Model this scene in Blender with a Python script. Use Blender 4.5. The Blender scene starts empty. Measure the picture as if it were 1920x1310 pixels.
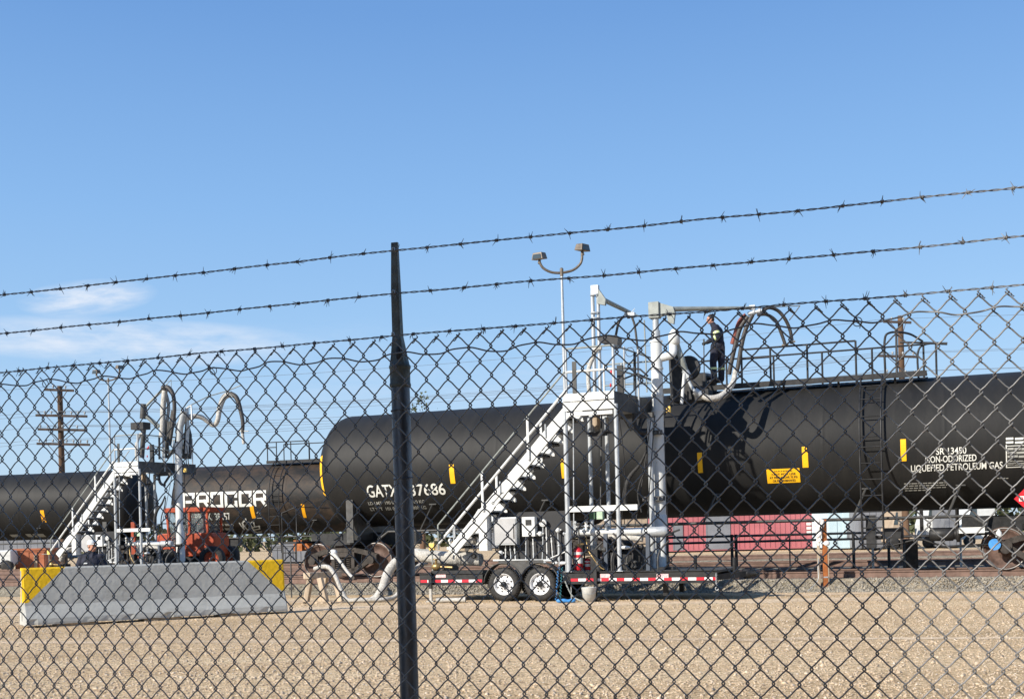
import bpy, math, random
import numpy as np
from mathutils import Vector, Matrix, noise as mnoise
random.seed(7); rng = np.random.default_rng(7)
S = bpy.context.scene; COL = S.collection; PI = math.pi

# ------------------------------------------------------------------ camera
F, H, RHO, CX, CY = 2200.0, 1.45, 0.025, 960.0, 1002.5     # in pixels of the 1920 x 1310 photograph
cam_d = bpy.data.cameras.new('camera'); cam = bpy.data.objects.new('camera', cam_d); COL.objects.link(cam)
cam.location = (0, 0, H); cam.rotation_euler = (PI/2, RHO, 0)
cam_d.sensor_width = 36; cam_d.lens = 36*F/1920; cam_d.shift_y = (CY-655)/1920
cam_d.clip_start = .1; cam_d.clip_end = 5000
S.camera = cam
S.view_settings.view_transform = 'Standard'; S.view_settings.look = 'None'; S.view_settings.gamma = 1
S.view_settings.exposure = 0.5

# ------------------------------------------------------------------ sky and sun
SUN_AZ, SUN_EL = 233.0, 29.0
world = bpy.data.worlds.new('World'); S.world = world; world.use_nodes = True
wn, wl = world.node_tree.nodes, world.node_tree.links
bg = wn['Background']; bg.inputs[1].default_value = 0.1
SKYG = 7.6
SKYC = [(0,(.50,.66,.84)), (.07,(.46,.65,.86)), (.16,(.34,.57,.87)), (.27,(.25,.48,.84)), (.42,(.155,.345,.72)), (1.1,(.09,.22,.52))]
sky = wn.new('ShaderNodeTexSky'); sky.sky_type = 'NISHITA'; sky.sun_disc = False
sky.sun_elevation = math.radians(SUN_EL); sky.sun_rotation = math.radians(SUN_AZ)
sky.air_density = 1.0; sky.dust_density = 0.35; sky.ozone_density = 2.2; sky.altitude = 100
tc = wn.new('ShaderNodeTexCoord')
def wmath(op, a, b=None, c=None, clamp=False):
    n = wn.new('ShaderNodeMath'); n.operation = op; n.use_clamp = clamp
    for i, v in enumerate((a, b, c)):
        if v is None: continue
        if isinstance(v, (int, float)): n.inputs[i].default_value = v
        else: wl.new(v, n.inputs[i])
    return n.outputs[0]
sep = wn.new('ShaderNodeSeparateXYZ'); wl.new(tc.outputs['Generated'], sep.inputs[0])
az = wmath('ARCTAN2', sep.outputs[0], sep.outputs[1])            # radians right of +Y
el = wmath('ARCSINE', sep.outputs[2])
def wisp(az0, el0, saz, sel, tilt, scale, seed, lo, hi):
    a = wmath('SUBTRACT', az, az0); e0 = wmath('SUBTRACT', el, el0)
    e = wmath('ADD', e0, wmath('MULTIPLY', a, tilt))
    ga = wmath('POWER', wmath('DIVIDE', a, saz), 2); ge = wmath('POWER', wmath('DIVIDE', e, sel), 2)
    g = wmath('SUBTRACT', 1, wmath('ADD', ga, ge), None, True)
    cmb = wn.new('ShaderNodeCombineXYZ'); wl.new(wmath('MULTIPLY', a, scale), cmb.inputs[0])
    wl.new(wmath('MULTIPLY', e, scale*4), cmb.inputs[1]); cmb.inputs[2].default_value = seed
    nz = wn.new('ShaderNodeTexNoise'); nz.inputs['Scale'].default_value = 1; nz.inputs['Detail'].default_value = 7
    nz.inputs['Roughness'].default_value = .62; wl.new(cmb.outputs[0], nz.inputs['Vector'])
    mr = wn.new('ShaderNodeMapRange'); mr.inputs[1].default_value = lo; mr.inputs[2].default_value = hi; mr.clamp = True
    wl.new(nz.outputs[0], mr.inputs[0])
    return wmath('MULTIPLY', mr.outputs[0], wmath('SMOOTH_MIN', g, 1, .3))
w1 = wisp(-.31, .163, .17, .020, .015, 13, 3.1, .34, .72)        # long low veil at left
w2 = wisp(-.342, .196, .055, .015, -.12, 24, 8.2, .30, .62)      # small wisp above it
w3 = wisp(-.10, .135, .50, .05, .02, 9, 5.5, .44, .85)
w4 = wisp(.3, .16, .5, .03, -.05, 8, 1.7, .5, 1.0)
tot = wmath('ADD', wmath('ADD', wmath('MULTIPLY', w1, 1.2), wmath('MULTIPLY', w2, 1.0)), wmath('ADD', wmath('MULTIPLY', w3, .35), wmath('MULTIPLY', w4, .2)), True)
tint = wn.new('ShaderNodeMix'); tint.data_type = 'RGBA'; tint.blend_type = 'MULTIPLY'
tint.blend_type = 'MIX'; tint.inputs[0].default_value = .85                        # a clear dry sky: deep blue above, pale at the horizon
wl.new(sky.outputs[0], tint.inputs[6])
sr = wn.new('ShaderNodeValToRGB'); wl.new(wmath('DIVIDE', el, 1.2, None, True), sr.inputs[0]); e_ = sr.color_ramp.elements
while len(e_) < 6: e_.new(.5)
for i_, (p_, c_) in enumerate(SKYC): e_[i_].position = p_/1.2; e_[i_].color = (*c_, 1)
sg = wn.new('ShaderNodeMix'); sg.data_type = 'RGBA'; sg.blend_type = 'MULTIPLY'; sg.inputs[0].default_value = 1; wl.new(sr.outputs[0], sg.inputs[6]); sg.inputs[7].default_value = (SKYG, SKYG, SKYG, 1)
wl.new(sg.outputs[2], tint.inputs[7])
mixc = wn.new('ShaderNodeMix'); mixc.data_type = 'RGBA'
wl.new(tot, mixc.inputs[0]); wl.new(tint.outputs[2], mixc.inputs[6]); mixc.inputs[7].default_value = (5.6, 6.1, 6.9, 1)
wl.new(mixc.outputs[2], bg.inputs[0])
sd = bpy.data.lights.new('sun', 'SUN'); sd.energy = 4.8; sd.angle = math.radians(.53); sd.color = (1, .93, .82)
sun = bpy.data.objects.new('sun', sd); COL.objects.link(sun)
_a, _e = math.radians(SUN_AZ), math.radians(SUN_EL)
sdir = Vector((math.sin(_a)*math.cos(_e), math.cos(_a)*math.cos(_e), math.sin(_e)))
sun.rotation_euler = sdir.to_track_quat('Z', 'Y').to_euler(); sun.location = sdir*60

# ------------------------------------------------------------------ helpers
def ray(px, py):
    u, v = px-CX, CY-py; c, s = math.cos(RHO), math.sin(RHO)
    return (u*c+v*s)/F, (-u*s+v*c)/F
def P(px, py, d):
    a, b = ray(px, py); return Vector((a*d, d, H+b*d))
def G(px, py, z=0):
    a, b = ray(px, py); d = (z-H)/b; return Vector((a*d, d, z))
class Fr:
    """a local frame standing on the ground: x to the right along the thing, y away from the viewer"""
    def __init__(s, X, Y, deg, z=0):
        s.X, s.Y, s.z, s.t = X, Y, z, math.radians(deg)
        s.c, s.s = math.cos(s.t), math.sin(s.t)
    def pt(s, px, py, ly):
        a, b = ray(px, py); d = (ly+s.X*s.s+s.Y*s.c)/(a*s.s+s.c)
        X, Y = a*d-s.X, d-s.Y
        return Vector((X*s.c-Y*s.s, ly, H+b*d-s.z))
    def x(s, px, py, ly=0): return s.pt(px, py, ly).x
    def zz(s, px, py, ly=0): return s.pt(px, py, ly).z
    def world(s, p): return Vector((s.X+p[0]*s.c+p[1]*s.s, s.Y-p[0]*s.s+p[1]*s.c, s.z+p[2]))
    def tank(s, px, py, R, zc):
        """where the sight line meets a cylinder round the local x axis -> (x, angle above the near side)"""
        a, b = ray(px, py)
        def loc(X, Y, Z): X, Y = X-s.X, Y-s.Y; return Vector((X*s.c-Y*s.s, X*s.s+Y*s.c, Z-s.z))
        o = loc(0, 0, H); d = loc(a, 1, H+b)-o
        A = d.y**2+d.z**2; oz = o.z-zc; B = 2*(o.y*d.y+oz*d.z); C = o.y**2+oz**2-R*R
        q = B*B-4*A*C
        t = (-B-math.sqrt(max(q, 0)))/(2*A); p = o+d*t
        return p.x, math.atan2(p.z-zc, -p.y)
    def put(s, o): o.location = (s.X, s.Y, s.z); o.rotation_euler = (0, 0, -s.t)

class MB:
    def __init__(s): s.v = []; s.f = []; s.sm = []; s.mi = []; s.m = 0
    def add(s, vs, fs, smooth=False):
        b = len(s.v); s.v += [tuple(v) for v in vs]
        for f in fs: s.f.append(tuple(i+b for i in f)); s.sm.append(smooth); s.mi.append(s.m)
    def box(s, a, b):
        x0, x1 = sorted((a[0], b[0])); y0, y1 = sorted((a[1], b[1])); z0, z1 = sorted((a[2], b[2]))
        s.add([(x0,y0,z0),(x1,y0,z0),(x1,y1,z0),(x0,y1,z0),(x0,y0,z1),(x1,y0,z1),(x1,y1,z1),(x0,y1,z1)],
              [(0,3,2,1),(4,5,6,7),(0,1,5,4),(1,2,6,5),(2,3,7,6),(3,0,4,7)])
        return s
    def bar(s, p, q, w, h, up=(0,0,1)):
        """square bar from p to q; w across, h along up"""
        p, q = Vector(p), Vector(q); d = (q-p).normalized(); u = Vector(up)
        if abs(d.dot(u)) > .99: u = Vector((0,1,0))
        r = d.cross(u).normalized(); u = r.cross(d).normalized()
        vs = [e+r*(i*w/2)+u*(j*h/2) for e in (p, q) for i, j in ((-1,-1),(1,-1),(1,1),(-1,1))]
        s.add(vs, [(0,1,2,3),(7,6,5,4),(0,4,5,1),(1,5,6,2),(2,6,7,3),(3,7,4,0)]); return s
    def prism(s, poly, y0, y1):
        """polygon in x,z extruded along y"""
        n = len(poly); vs = [(x,y0,z) for x, z in poly]+[(x,y1,z) for x, z in poly]
        s.add(vs, [tuple(range(n)), tuple(range(2*n-1, n-1, -1))]+[(i, i+n, (i+1)%n+n, (i+1)%n) for i in range(n)]); return s
    def tube(s, pts, r, n=8, cap=True, closed=False):
        pts = [Vector(p) for p in pts]; m = len(pts)
        rs = r if isinstance(r, (list, tuple)) else [r]*m
        t0 = (pts[1]-pts[0]).normalized(); u = Vector((0,0,1)) if abs(t0.z) < .9 else Vector((1,0,0))
        u = (u-t0*u.dot(t0)).normalized(); vs = []
        for i in range(m):
            if closed: t = (pts[(i+1)%m]-pts[i-1]).normalized()
            elif i == 0: t = t0
            elif i == m-1: t = (pts[i]-pts[i-1]).normalized()
            else: t = ((pts[i+1]-pts[i]).normalized()+(pts[i]-pts[i-1]).normalized()).normalized()
            u = (u-t*u.dot(t)).normalized(); w = t.cross(u)
            for k in range(n):
                a = 2*PI*k/n; vs.append(pts[i]+(u*math.cos(a)+w*math.sin(a))*rs[i])
        fs = [(i*n+k, i*n+(k+1)%n, ((i+1)%m)*n+(k+1)%n, ((i+1)%m)*n+k) for i in range(m if closed else m-1) for k in range(n)]
        s.add(vs, fs, True)
        if cap and not closed: s.add(vs[:n], [tuple(range(n-1,-1,-1))]); s.add(vs[-n:], [tuple(range(n))])
        return s
    def cyl(s, p, q, r, n=16): return s.tube([p, q], r, n)
    def smooth(s, pts, r, n=10, k=6):
        """tube through the points on a Catmull-Rom curve"""
        P_ = [Vector(p) for p in pts]; P_ = [P_[0]*2-P_[1]]+P_+[P_[-1]*2-P_[-2]]; out = []
        rr = r if isinstance(r, (list, tuple)) else None; ro = []
        for i in range(1, len(P_)-2):
            for j in range(k):
                t = j/k; a, b, c, d = P_[i-1:i+3]
                out.append(.5*((2*b)+(c-a)*t+(2*a-5*b+4*c-d)*t*t+(3*b-a-3*c+d)*t**3))
                if rr: ro.append(rr[i-1]*(1-t)+rr[i]*t)
        out.append(P_[-2]); ro.append(rr[-1] if rr else 0)
        return s.tube(out, ro if rr else r, n)
    def lathe(s, prof, org, axis='x', n=32, cap=True, dirn=None):
        """profile of (along, radius)"""
        org = Vector(org)
        ax = Vector(dirn).normalized() if dirn else {'x': Vector((1,0,0)), 'y': Vector((0,1,0)), 'z': Vector((0,0,1))}[axis]
        u = Vector((0,0,1)) if abs(ax.z) < .9 else Vector((1,0,0)); u = (u-ax*u.dot(ax)).normalized(); w = ax.cross(u)
        vs = [org+ax*a+(u*math.cos(2*PI*k/n)+w*math.sin(2*PI*k/n))*r for a, r in prof for k in range(n)]
        m = len(prof); s.add(vs, [(i*n+k, i*n+(k+1)%n, (i+1)*n+(k+1)%n, (i+1)*n+k) for i in range(m-1) for k in range(n)], True)
        if cap: s.add(vs[:n], [tuple(range(n-1,-1,-1))]); s.add(vs[-n:], [tuple(range(n))])
        return s
    def ell(s, c, r, n=16, m=10, rot=None):
        c = Vector(c); r = (r, r, r) if isinstance(r, (int, float)) else r; vs = []
        for i in range(m+1):
            th = PI*i/m
            for k in range(n):
                a = 2*PI*k/n; p = Vector((r[0]*math.sin(th)*math.cos(a), r[1]*math.sin(th)*math.sin(a), r[2]*math.cos(th)))
                if rot: p = rot@p
                vs.append(c+p)
        s.add(vs, [(i*n+k, (i+1)*n+k, (i+1)*n+(k+1)%n, i*n+(k+1)%n) for i in range(m) for k in range(n)], True); return s
    def torus(s, c, R, r, axis='y', n=24, k=8):
        c = Vector(c); e1, e2 = {'y': (Vector((1,0,0)), Vector((0,0,1))), 'x': (Vector((0,1,0)), Vector((0,0,1))), 'z': (Vector((1,0,0)), Vector((0,1,0)))}[axis]
        return s.tube([c+(e1*math.cos(2*PI*i/n)+e2*math.sin(2*PI*i/n))*R for i in range(n)], r, k, closed=True)
    def build(s, name, mat, parent=None, bevel=0, label=None):
        me = bpy.data.meshes.new(name); me.from_pydata(s.v, [], s.f)
        me.polygons.foreach_set('use_smooth', s.sm)
        if isinstance(mat, (list, tuple)):
            for m_ in mat: me.materials.append(m_)
            me.polygons.foreach_set('material_index', s.mi)
        else: me.materials.append(mat)
        me.update()
        o = bpy.data.objects.new(name, me); COL.objects.link(o)
        if parent is not None: o.parent = parent
        if bevel:
            b = o.modifiers.new('bevel', 'BEVEL'); b.width = bevel; b.segments = 2; b.limit_method = 'ANGLE'; b.angle_limit = .7
        if label: o['label'] = label
        return o
def empty(name, fr_or_loc, label=None, cat=None, group=None):
    o = bpy.data.objects.new(name, None); o.empty_display_size = .2; COL.objects.link(o)
    if isinstance(fr_or_loc, Fr): fr_or_loc.put(o)
    else: o.location = fr_or_loc
    return tag(o, label, cat, group)
def tag(o, label=None, cat=None, group=None, kind=None):
    if label: o['label'] = label
    if cat: o['category'] = cat
    if group: o['group'] = group
    if kind: o['kind'] = kind
    return o
def copy_tree(o, parent=None):
    c = o.copy(); COL.objects.link(c); c.parent = parent
    for ch in list(o.children): copy_tree(ch, c)
    return c

# ------------------------------------------------------------------ materials
def mat(name, col, rough=.6, metal=0.0, var=.12, scale=3.0, bump=0.0, bscale=40.0, col2=None, spec=.4, dirt=None, dirt_lo=.55, dirt_hi=.75, stretch=(1,1,1)):
    m = bpy.data.materials.new(name); m.use_nodes = True; nt = m.node_tree; N, L = nt.nodes, nt.links
    b = N['Principled BSDF']; b.inputs['Roughness'].default_value = rough; b.inputs['Metallic'].default_value = metal
    b.inputs['Specular IOR Level'].default_value = spec
    t = N.new('ShaderNodeTexCoord'); mp = N.new('ShaderNodeMapping'); mp.inputs['Scale'].default_value = stretch
    L.new(t.outputs['Object'], mp.inputs[0])
    nz = N.new('ShaderNodeTexNoise'); nz.inputs['Scale'].default_value = scale; nz.inputs['Detail'].default_value = 6
    nz.inputs['Roughness'].default_value = .6; L.new(mp.outputs[0], nz.inputs['Vector'])
    c2 = col2 or tuple(max(0, c*(1-2*var)) for c in col); c1 = col if col2 else tuple(min(1, c*(1+var)) for c in col)
    r = N.new('ShaderNodeValToRGB'); r.color_ramp.elements[0].position = .35; r.color_ramp.elements[1].position = .66
    r.color_ramp.elements[0].color = (*c2, 1); r.color_ramp.elements[1].color = (*c1, 1); L.new(nz.outputs[0], r.inputs[0])
    out = r.outputs[0]
    if dirt:
        n2 = N.new('ShaderNodeTexNoise'); n2.inputs['Scale'].default_value = scale*2.7; n2.inputs['Detail'].default_value = 8
        n2.inputs['Roughness'].default_value = .7; L.new(mp.outputs[0], n2.inputs['Vector'])
        mr = N.new('ShaderNodeMapRange'); mr.inputs[1].default_value = dirt_lo; mr.inputs[2].default_value = dirt_hi; L.new(n2.outputs[0], mr.inputs[0])
        mx = N.new('ShaderNodeMix'); mx.data_type = 'RGBA'; L.new(mr.outputs[0], mx.inputs[0]); L.new(out, mx.inputs[6]); mx.inputs[7].default_value = (*dirt, 1)
        out = mx.outputs[2]
    L.new(out, b.inputs['Base Color'])
    if bump:
        n3 = N.new('ShaderNodeTexNoise'); n3.inputs['Scale'].default_value = bscale; n3.inputs['Detail'].default_value = 5; L.new(t.outputs['Object'], n3.inputs['Vector'])
        bp = N.new('ShaderNodeBump'); bp.inputs['Strength'].default_value = bump; bp.inputs['Distance'].default_value = .02; L.new(n3.outputs[0], bp.inputs['Height']); L.new(bp.outputs[0], b.inputs['Normal'])
    return m
M = {}
M['wire'] = mat('weathered_galvanised_wire', (.24,.24,.24), .42, .2, .2, 20, col2=(.12,.12,.125), dirt=(.12,.07,.04), dirt_lo=.56, dirt_hi=.76, spec=.35)
M['post'] = mat('dull_galvanised_post', (.13,.14,.16), .42, .7, .25, 9, .15, 60, dirt=(.06,.065,.07), stretch=(1,1,.25))
M['tank'] = mat('matte_black_tank_paint', (.0155,.0155,.0155), .6, 0, .10, .6, .5, 1.4, spec=.24, dirt=(.028,.0265,.0245), dirt_lo=.46, dirt_hi=.85, stretch=(1.5,.45,.45))
M['tank_brown'] = mat('dusty_black_tank_paint', (.020,.019,.018), .6, 0, .15, .5, .5, 1.4, spec=.24, dirt=(.060,.041,.028), dirt_lo=.44, dirt_hi=.62, stretch=(.7,1,1))
M['black'] = mat('black_steel', (.022,.022,.023), .5, .1, .3, 6, dirt=(.05,.042,.035))
M['dark_grey'] = mat('dark_grey_steel', (.075,.075,.073), .55, .2, .2, 6, dirt=(.12,.09,.06))
M['truck_steel'] = mat('brown_dusty_cast_steel', (.050,.042,.036), .75, .1, .25, 8, dirt=(.10,.075,.055))
M['wheel_rust'] = mat('rusty_wheel_steel', (.13,.080,.063), .65, .2, .2, 8, dirt=(.18,.12,.09))
M['white'] = mat('white_painted_steel', (.66,.67,.65), .45, 0, .06, 4, dirt=(.42,.33,.24), dirt_lo=.60, dirt_hi=.74, stretch=(1,1,.5))
M['galv'] = mat('galvanised_steel', (.50,.52,.53), .42, .3, .1, 8, col2=(.38,.40,.41), dirt=(.28,.25,.21), dirt_lo=.60, dirt_hi=.78)
M['grey_boom'] = mat('grey_green_painted_boom', (.27,.29,.27), .5, .1, .12, 6)
M['wrap'] = mat('white_insulation_wrap', (.52,.50,.46), .75, 0, .12, 10, .8, 22, dirt=(.28,.26,.21), dirt_lo=.46, dirt_hi=.68)
M['rubber'] = mat('black_rubber', (.022,.022,.022), .7, 0, .2, 10, dirt=(.07,.06,.05), dirt_lo=.5)
M['hose'] = mat('grey_rubber_hose', (.055,.050,.046), .55, 0, .25, 20, dirt=(.13,.085,.06))
M['hose_red'] = mat('rust_red_hose', (.22,.055,.035), .6, 0, .2, 12)
M['yellow'] = mat('yellow_reflector', (.95,.50,.01), .5, 0, .04, 8)
M['orange_stripe'] = mat('amber_reflector', (.95,.42,.01), .5, 0, .04, 8)
M['white_letter'] = mat('white_lettering', (.72,.72,.66), .6, 0, .05, 6)
M['grey_letter'] = mat('faded_lettering', (.36,.36,.33), .6, 0, .1, 6)
M['black_letter'] = mat('black_lettering', (.03,.028,.02), .6, 0, .05, 6)
M['red'] = mat('red_paint', (.55,.02,.03), .35, 0, .06, 6)
M['orange'] = mat('orange_red_tractor_paint', (.46,.070,.022), .55, 0, .12, 3, dirt=(.22,.05,.022), dirt_lo=.48, dirt_hi=.7)
M['glass'] = mat('smoky_glass', (.05,.07,.08), .08, 0, .1, 3, spec=.8)
M['concrete'] = mat('grey_weathered_concrete', (.30,.31,.29), .85, 0, .08, 1.2, .35, 18, dirt=(.21,.215,.20), dirt_lo=.52, dirt_hi=.8)
M['rust'] = mat('rusty_orange_steel', (.42,.14,.04), .8, .1, .2, 6, .3, 30, dirt=(.16,.055,.03))
M['rail'] = mat('rusty_rail_steel', (.21,.135,.105), .75, .2, .15, 5)
M['tie'] = mat('weathered_tie_wood', (.13,.10,.08), .9, 0, .3, 5)
M['wood'] = mat('weathered_pale_wood', (.50,.40,.29), .85, 0, .2, 6, .4, 30, dirt=(.34,.25,.17), stretch=(1,1,.2))
M['pole_wood'] = mat('brown_pole_wood', (.15,.088,.052), .9, 0, .25, 2, .4, 12, dirt=(.12,.08,.055), stretch=(1,1,.08))
M['pole_top'] = mat('dark_crossarm_wood', (.075,.055,.045), .9, 0, .2, 3)
M['bronze'] = mat('taupe_lamp_metal', (.17,.14,.11), .5, .3, .15, 10)
M['navy'] = mat('navy_work_cloth', (.022,.024,.040), .85, 0, .25, 10, .4, 40, dirt=(.045,.042,.048))
M['skin'] = mat('warm_skin', (.55,.27,.18), .55, 0, .08, 20)  # one even warm skin tone
M['hair'] = mat('dark_brown_hair', (.025,.015,.010), .6, 0, .3, 60, .6, 90)
M['grey_hair'] = mat('grey_hair', (.30,.28,.26), .6, 0, .3, 60, .6, 90)
M['reflect'] = mat('lime_silver_reflective_tape', (.62,.72,.34), .4, 0, .1, 10)
M['glove'] = mat('dark_work_glove', (.03,.032,.03), .8, 0, .2, 10)
M['blue'] = mat('blue_plastic', (.06,.26,.60), .5, 0, .12, 8)
M['cable'] = mat('grey_weathered_cable', (.16,.17,.18), .7, 0, .1, 3)
M['panel_red'] = mat('faded_red_siding', (.44,.14,.155), .75, 0, .08, .5, dirt=(.46,.15,.15))
M['panel_blue'] = mat('pale_blue_siding', (.50,.64,.70), .7, 0, .05, .5)
M['panel_grey'] = mat('grey_siding', (.20,.21,.23), .8, 0, .1, .5)
M['panel_tan'] = mat('tan_siding', (.42,.33,.24), .8, 0, .1, .5)
M['brick'] = mat('orange_brick_red_siding', (.40,.14,.07), .8, 0, .12, 1)
M['nozzle'] = mat('dull_grey_fitting', (.22,.20,.17), .4, .5, .2, 10)
M['green'] = mat('dark_green_valve_paint', (.05,.12,.06), .5, 0, .15, 10)
M['lens_yellow'] = mat('amber_lens', (.92,.62,.16), .3, 0, .05, 5)
M['leaf'] = mat('dry_olive_foliage', (.075,.085,.035), .8, 0, .3, 1, col2=(.04,.05,.022))
M['pale_hose'] = mat('pale_grey_hose', (.34,.34,.33), .6, 0, .15, 12, dirt=(.2,.18,.15))
M['porcelain'] = mat('grey_porcelain', (.35,.36,.36), .3, 0, .1, 5)
M['brass'] = mat('dull_brass', (.35,.24,.10), .4, .7, .2, 10)
M['shade_blocker'] = mat('dark_blocker_surface', (.05,.05,.05), .9, 0, .1, .3)  # near-black surface of the unseen blocks added to cut light on the fence
M['bucket'] = mat('pale_grey_bucket_plastic', (.50,.50,.47), .55, 0, .1, 8)
# ------------------------------------------------------------------ ground
TR1 = Fr(3.907, 29.47, 21.0)                 # frames of the three tracks; x runs along the rails
TR2 = Fr(-10.82+5.39*.972, 51.8-5.39*.233, 13.5)
TR3 = Fr(5.6, 37.5, 19.0)
RT, ZC, R, HL = .42, 3.31, 1.53, 9.8         # rail top, tank axis height, tank radius, half length
def ground_mat(name, cols, speck, fine, big, ang, bump, ps=55):
    m = bpy.data.materials.new(name); m.use_nodes = True; N, L = m.node_tree.nodes, m.node_tree.links
    b = N['Principled BSDF']; b.inputs['Roughness'].default_value = .95; b.inputs['Specular IOR Level'].default_value = .1
    t = N.new('ShaderNodeTexCoord')
    def nz(scale, detail, rough, stretch=None):
        mp = N.new('ShaderNodeMapping'); mp.inputs['Rotation'].default_value = (0, 0, math.radians(ang))
        if stretch: mp.inputs['Scale'].default_value = stretch
        L.new(t.outputs['Object'], mp.inputs[0])
        n = N.new('ShaderNodeTexNoise'); n.inputs['Scale'].default_value = scale; n.inputs['Detail'].default_value = detail
        n.inputs['Roughness'].default_value = rough; L.new(mp.outputs[0], n.inputs['Vector']); return n.outputs[0]
    def ramp(f, stops):
        r = N.new('ShaderNodeValToRGB'); e = r.color_ramp.elements
        while len(e) < len(stops): e.new(.5)
        for i, (p, c) in enumerate(stops): e[i].position = p; e[i].color = (*c, 1) if len(c) == 3 else c
        L.new(f, r.inputs[0]); return r.outputs[0]
    def mix(f, a, c, mode='MIX'):
        x = N.new('ShaderNodeMix'); x.data_type = 'RGBA'; x.blend_type = mode
        for i, v in ((0, f), (6, a), (7, c)):
            if isinstance(v, (int, float)): x.inputs[i].default_value = v
            elif isinstance(v, tuple): x.inputs[i].default_value = (*v, 1)
            else: L.new(v, x.inputs[i])
        return x.outputs[2]
    base = ramp(nz(big, 5, .6, (.16, 1, 1)), [(.36, cols[0]), (.5, cols[1]), (.64, cols[2])])
    v = N.new('ShaderNodeTexVoronoi'); v.inputs['Scale'].default_value = ps; L.new(t.outputs['Object'], v.inputs['Vector'])
    hs = N.new('ShaderNodeSeparateColor'); L.new(v.outputs['Color'], hs.inputs[0])
    peb = ramp(hs.outputs[0], [(0, (.46,.42,.36)), (.25, (.86,.83,.77)), (.72, (1.08,1.06,1.02)), (1, (1.4,1.37,1.32))])
    c = mix(speck, base, peb, 'MULTIPLY')
    g = ramp(nz(fine, 8, .75), [(.38, (.62,.57,.5)), (.6, (1.12,1.12,1.12))])
    c = mix(.8, c, g, 'MULTIPLY')
    L.new(c, b.inputs['Base Color'])
    bp = N.new('ShaderNodeBump'); bp.inputs['Strength'].default_value = bump; bp.inputs['Distance'].default_value = .03
    L.new(nz(fine*1.5, 6, .7), bp.inputs['Height']); L.new(bp.outputs[0], b.inputs['Normal'])
    return m
M['ground'] = ground_mat('tan_gravel_dirt', ((.54,.405,.25), (.68,.515,.33), (.74,.59,.395)), .95, 16, .55, 21, 1.0, 34)
M['ballast'] = ground_mat('grey_ballast', ((.24,.22,.175), (.31,.28,.22), (.38,.32,.235)), .9, 14, .8, 21, 1.0, 22)
def ground():
    m = MB(); xs = [-1500,-300,-80,-40,-20,-10,0,10,20,40,80,300,1500]; ys = [-300,-60,-20,0,8,12,16,20,26,40,60,100,300,2500]
    m.add([(x, y, 0) for y in ys for x in xs], [(j*13+i, j*13+i+1, (j+1)*13+i+1, (j+1)*13+i) for j in range(13) for i in range(12)])
    tag(m.build('ground', M['ground']), kind='structure')
ground()
M['dust'] = ground_mat('pale_compacted_dust', ((.56,.43,.29), (.66,.51,.35), (.74,.59,.42)), .35, 5, 1.1, 21, .25, 60)
def dust_strip(name, rows, z, seed):
    m = MB(); vs = []
    for i in range(161):
        px = -120+i*13.5; t = i/160
        for k_, (yl, yr) in enumerate(rows):
            y = yl+(yr-yl)*t+2.2*mnoise.noise(Vector((i*.11, k_*3+seed, 0)))+1.0*mnoise.noise(Vector((i*.5, k_*3+seed, 4))); vs.append(G(px, y, z))
    n = len(rows); m.add(vs, [(i*n+j, (i+1)*n+j, (i+1)*n+j+1, i*n+j+1) for i in range(160) for j in range(n-1)]); tag(m.build(name, M['dust']), kind='structure')
dust_strip('dirt_road', ((1158,1117), (1149,1111)), .004, 1)
dust_strip('dirt_road', ((1141,1106), (1136,1103)), .004, 7)
dust_strip('dirt_road', ((1207,1196), (1202,1192)), .004, 12)
def bed(fr, x0, x1, name, foot, top, z):
    m = MB(); prof = [(-foot, -.02), (-foot+.25, .03), (-top, z), (-.8, z+.01), (.8, z+.01), (top, z), (foot-.25, .03), (foot, -.02)]
    xs = np.arange(x0, x1+.01, .35); vs = []
    for x in xs:
        for j, (y, zz) in enumerate(prof):
            n = mnoise.noise(Vector((x*.9, y*1.3, 3.3))); n2 = mnoise.noise(Vector((x*.25, y, 9)))
            vs.append((x, y+n2*.25*(j in (0, 7)), zz+(n*.035 if 0 < j < 7 else 0)))
    k = len(prof); m.add(vs, [(i*k+j, (i+1)*k+j, (i+1)*k+j+1, i*k+j+1) for i in range(len(xs)-1) for j in range(k-1)], True)
    o = m.build(name, M['ballast']); fr.put(o); tag(o, kind='structure')
bed(TR1, -60, 40, 'ballast_bed', 1.95, 1.35, .245)
bed(TR3, -60, 60, 'ballast_bed', 2.3, 1.5, .20)
bed(TR2, -60, 70, 'ballast_bed', 2.8, 1.6, .245)
OCT = np.array([(1,0,0),(-1,0,0),(0,1,0),(0,-1,0),(0,0,1),(0,0,-1)], float)
OF = np.array([(0,2,4),(2,1,4),(1,3,4),(3,0,4),(2,0,5),(1,2,5),(3,1,5),(0,3,5)])
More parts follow.
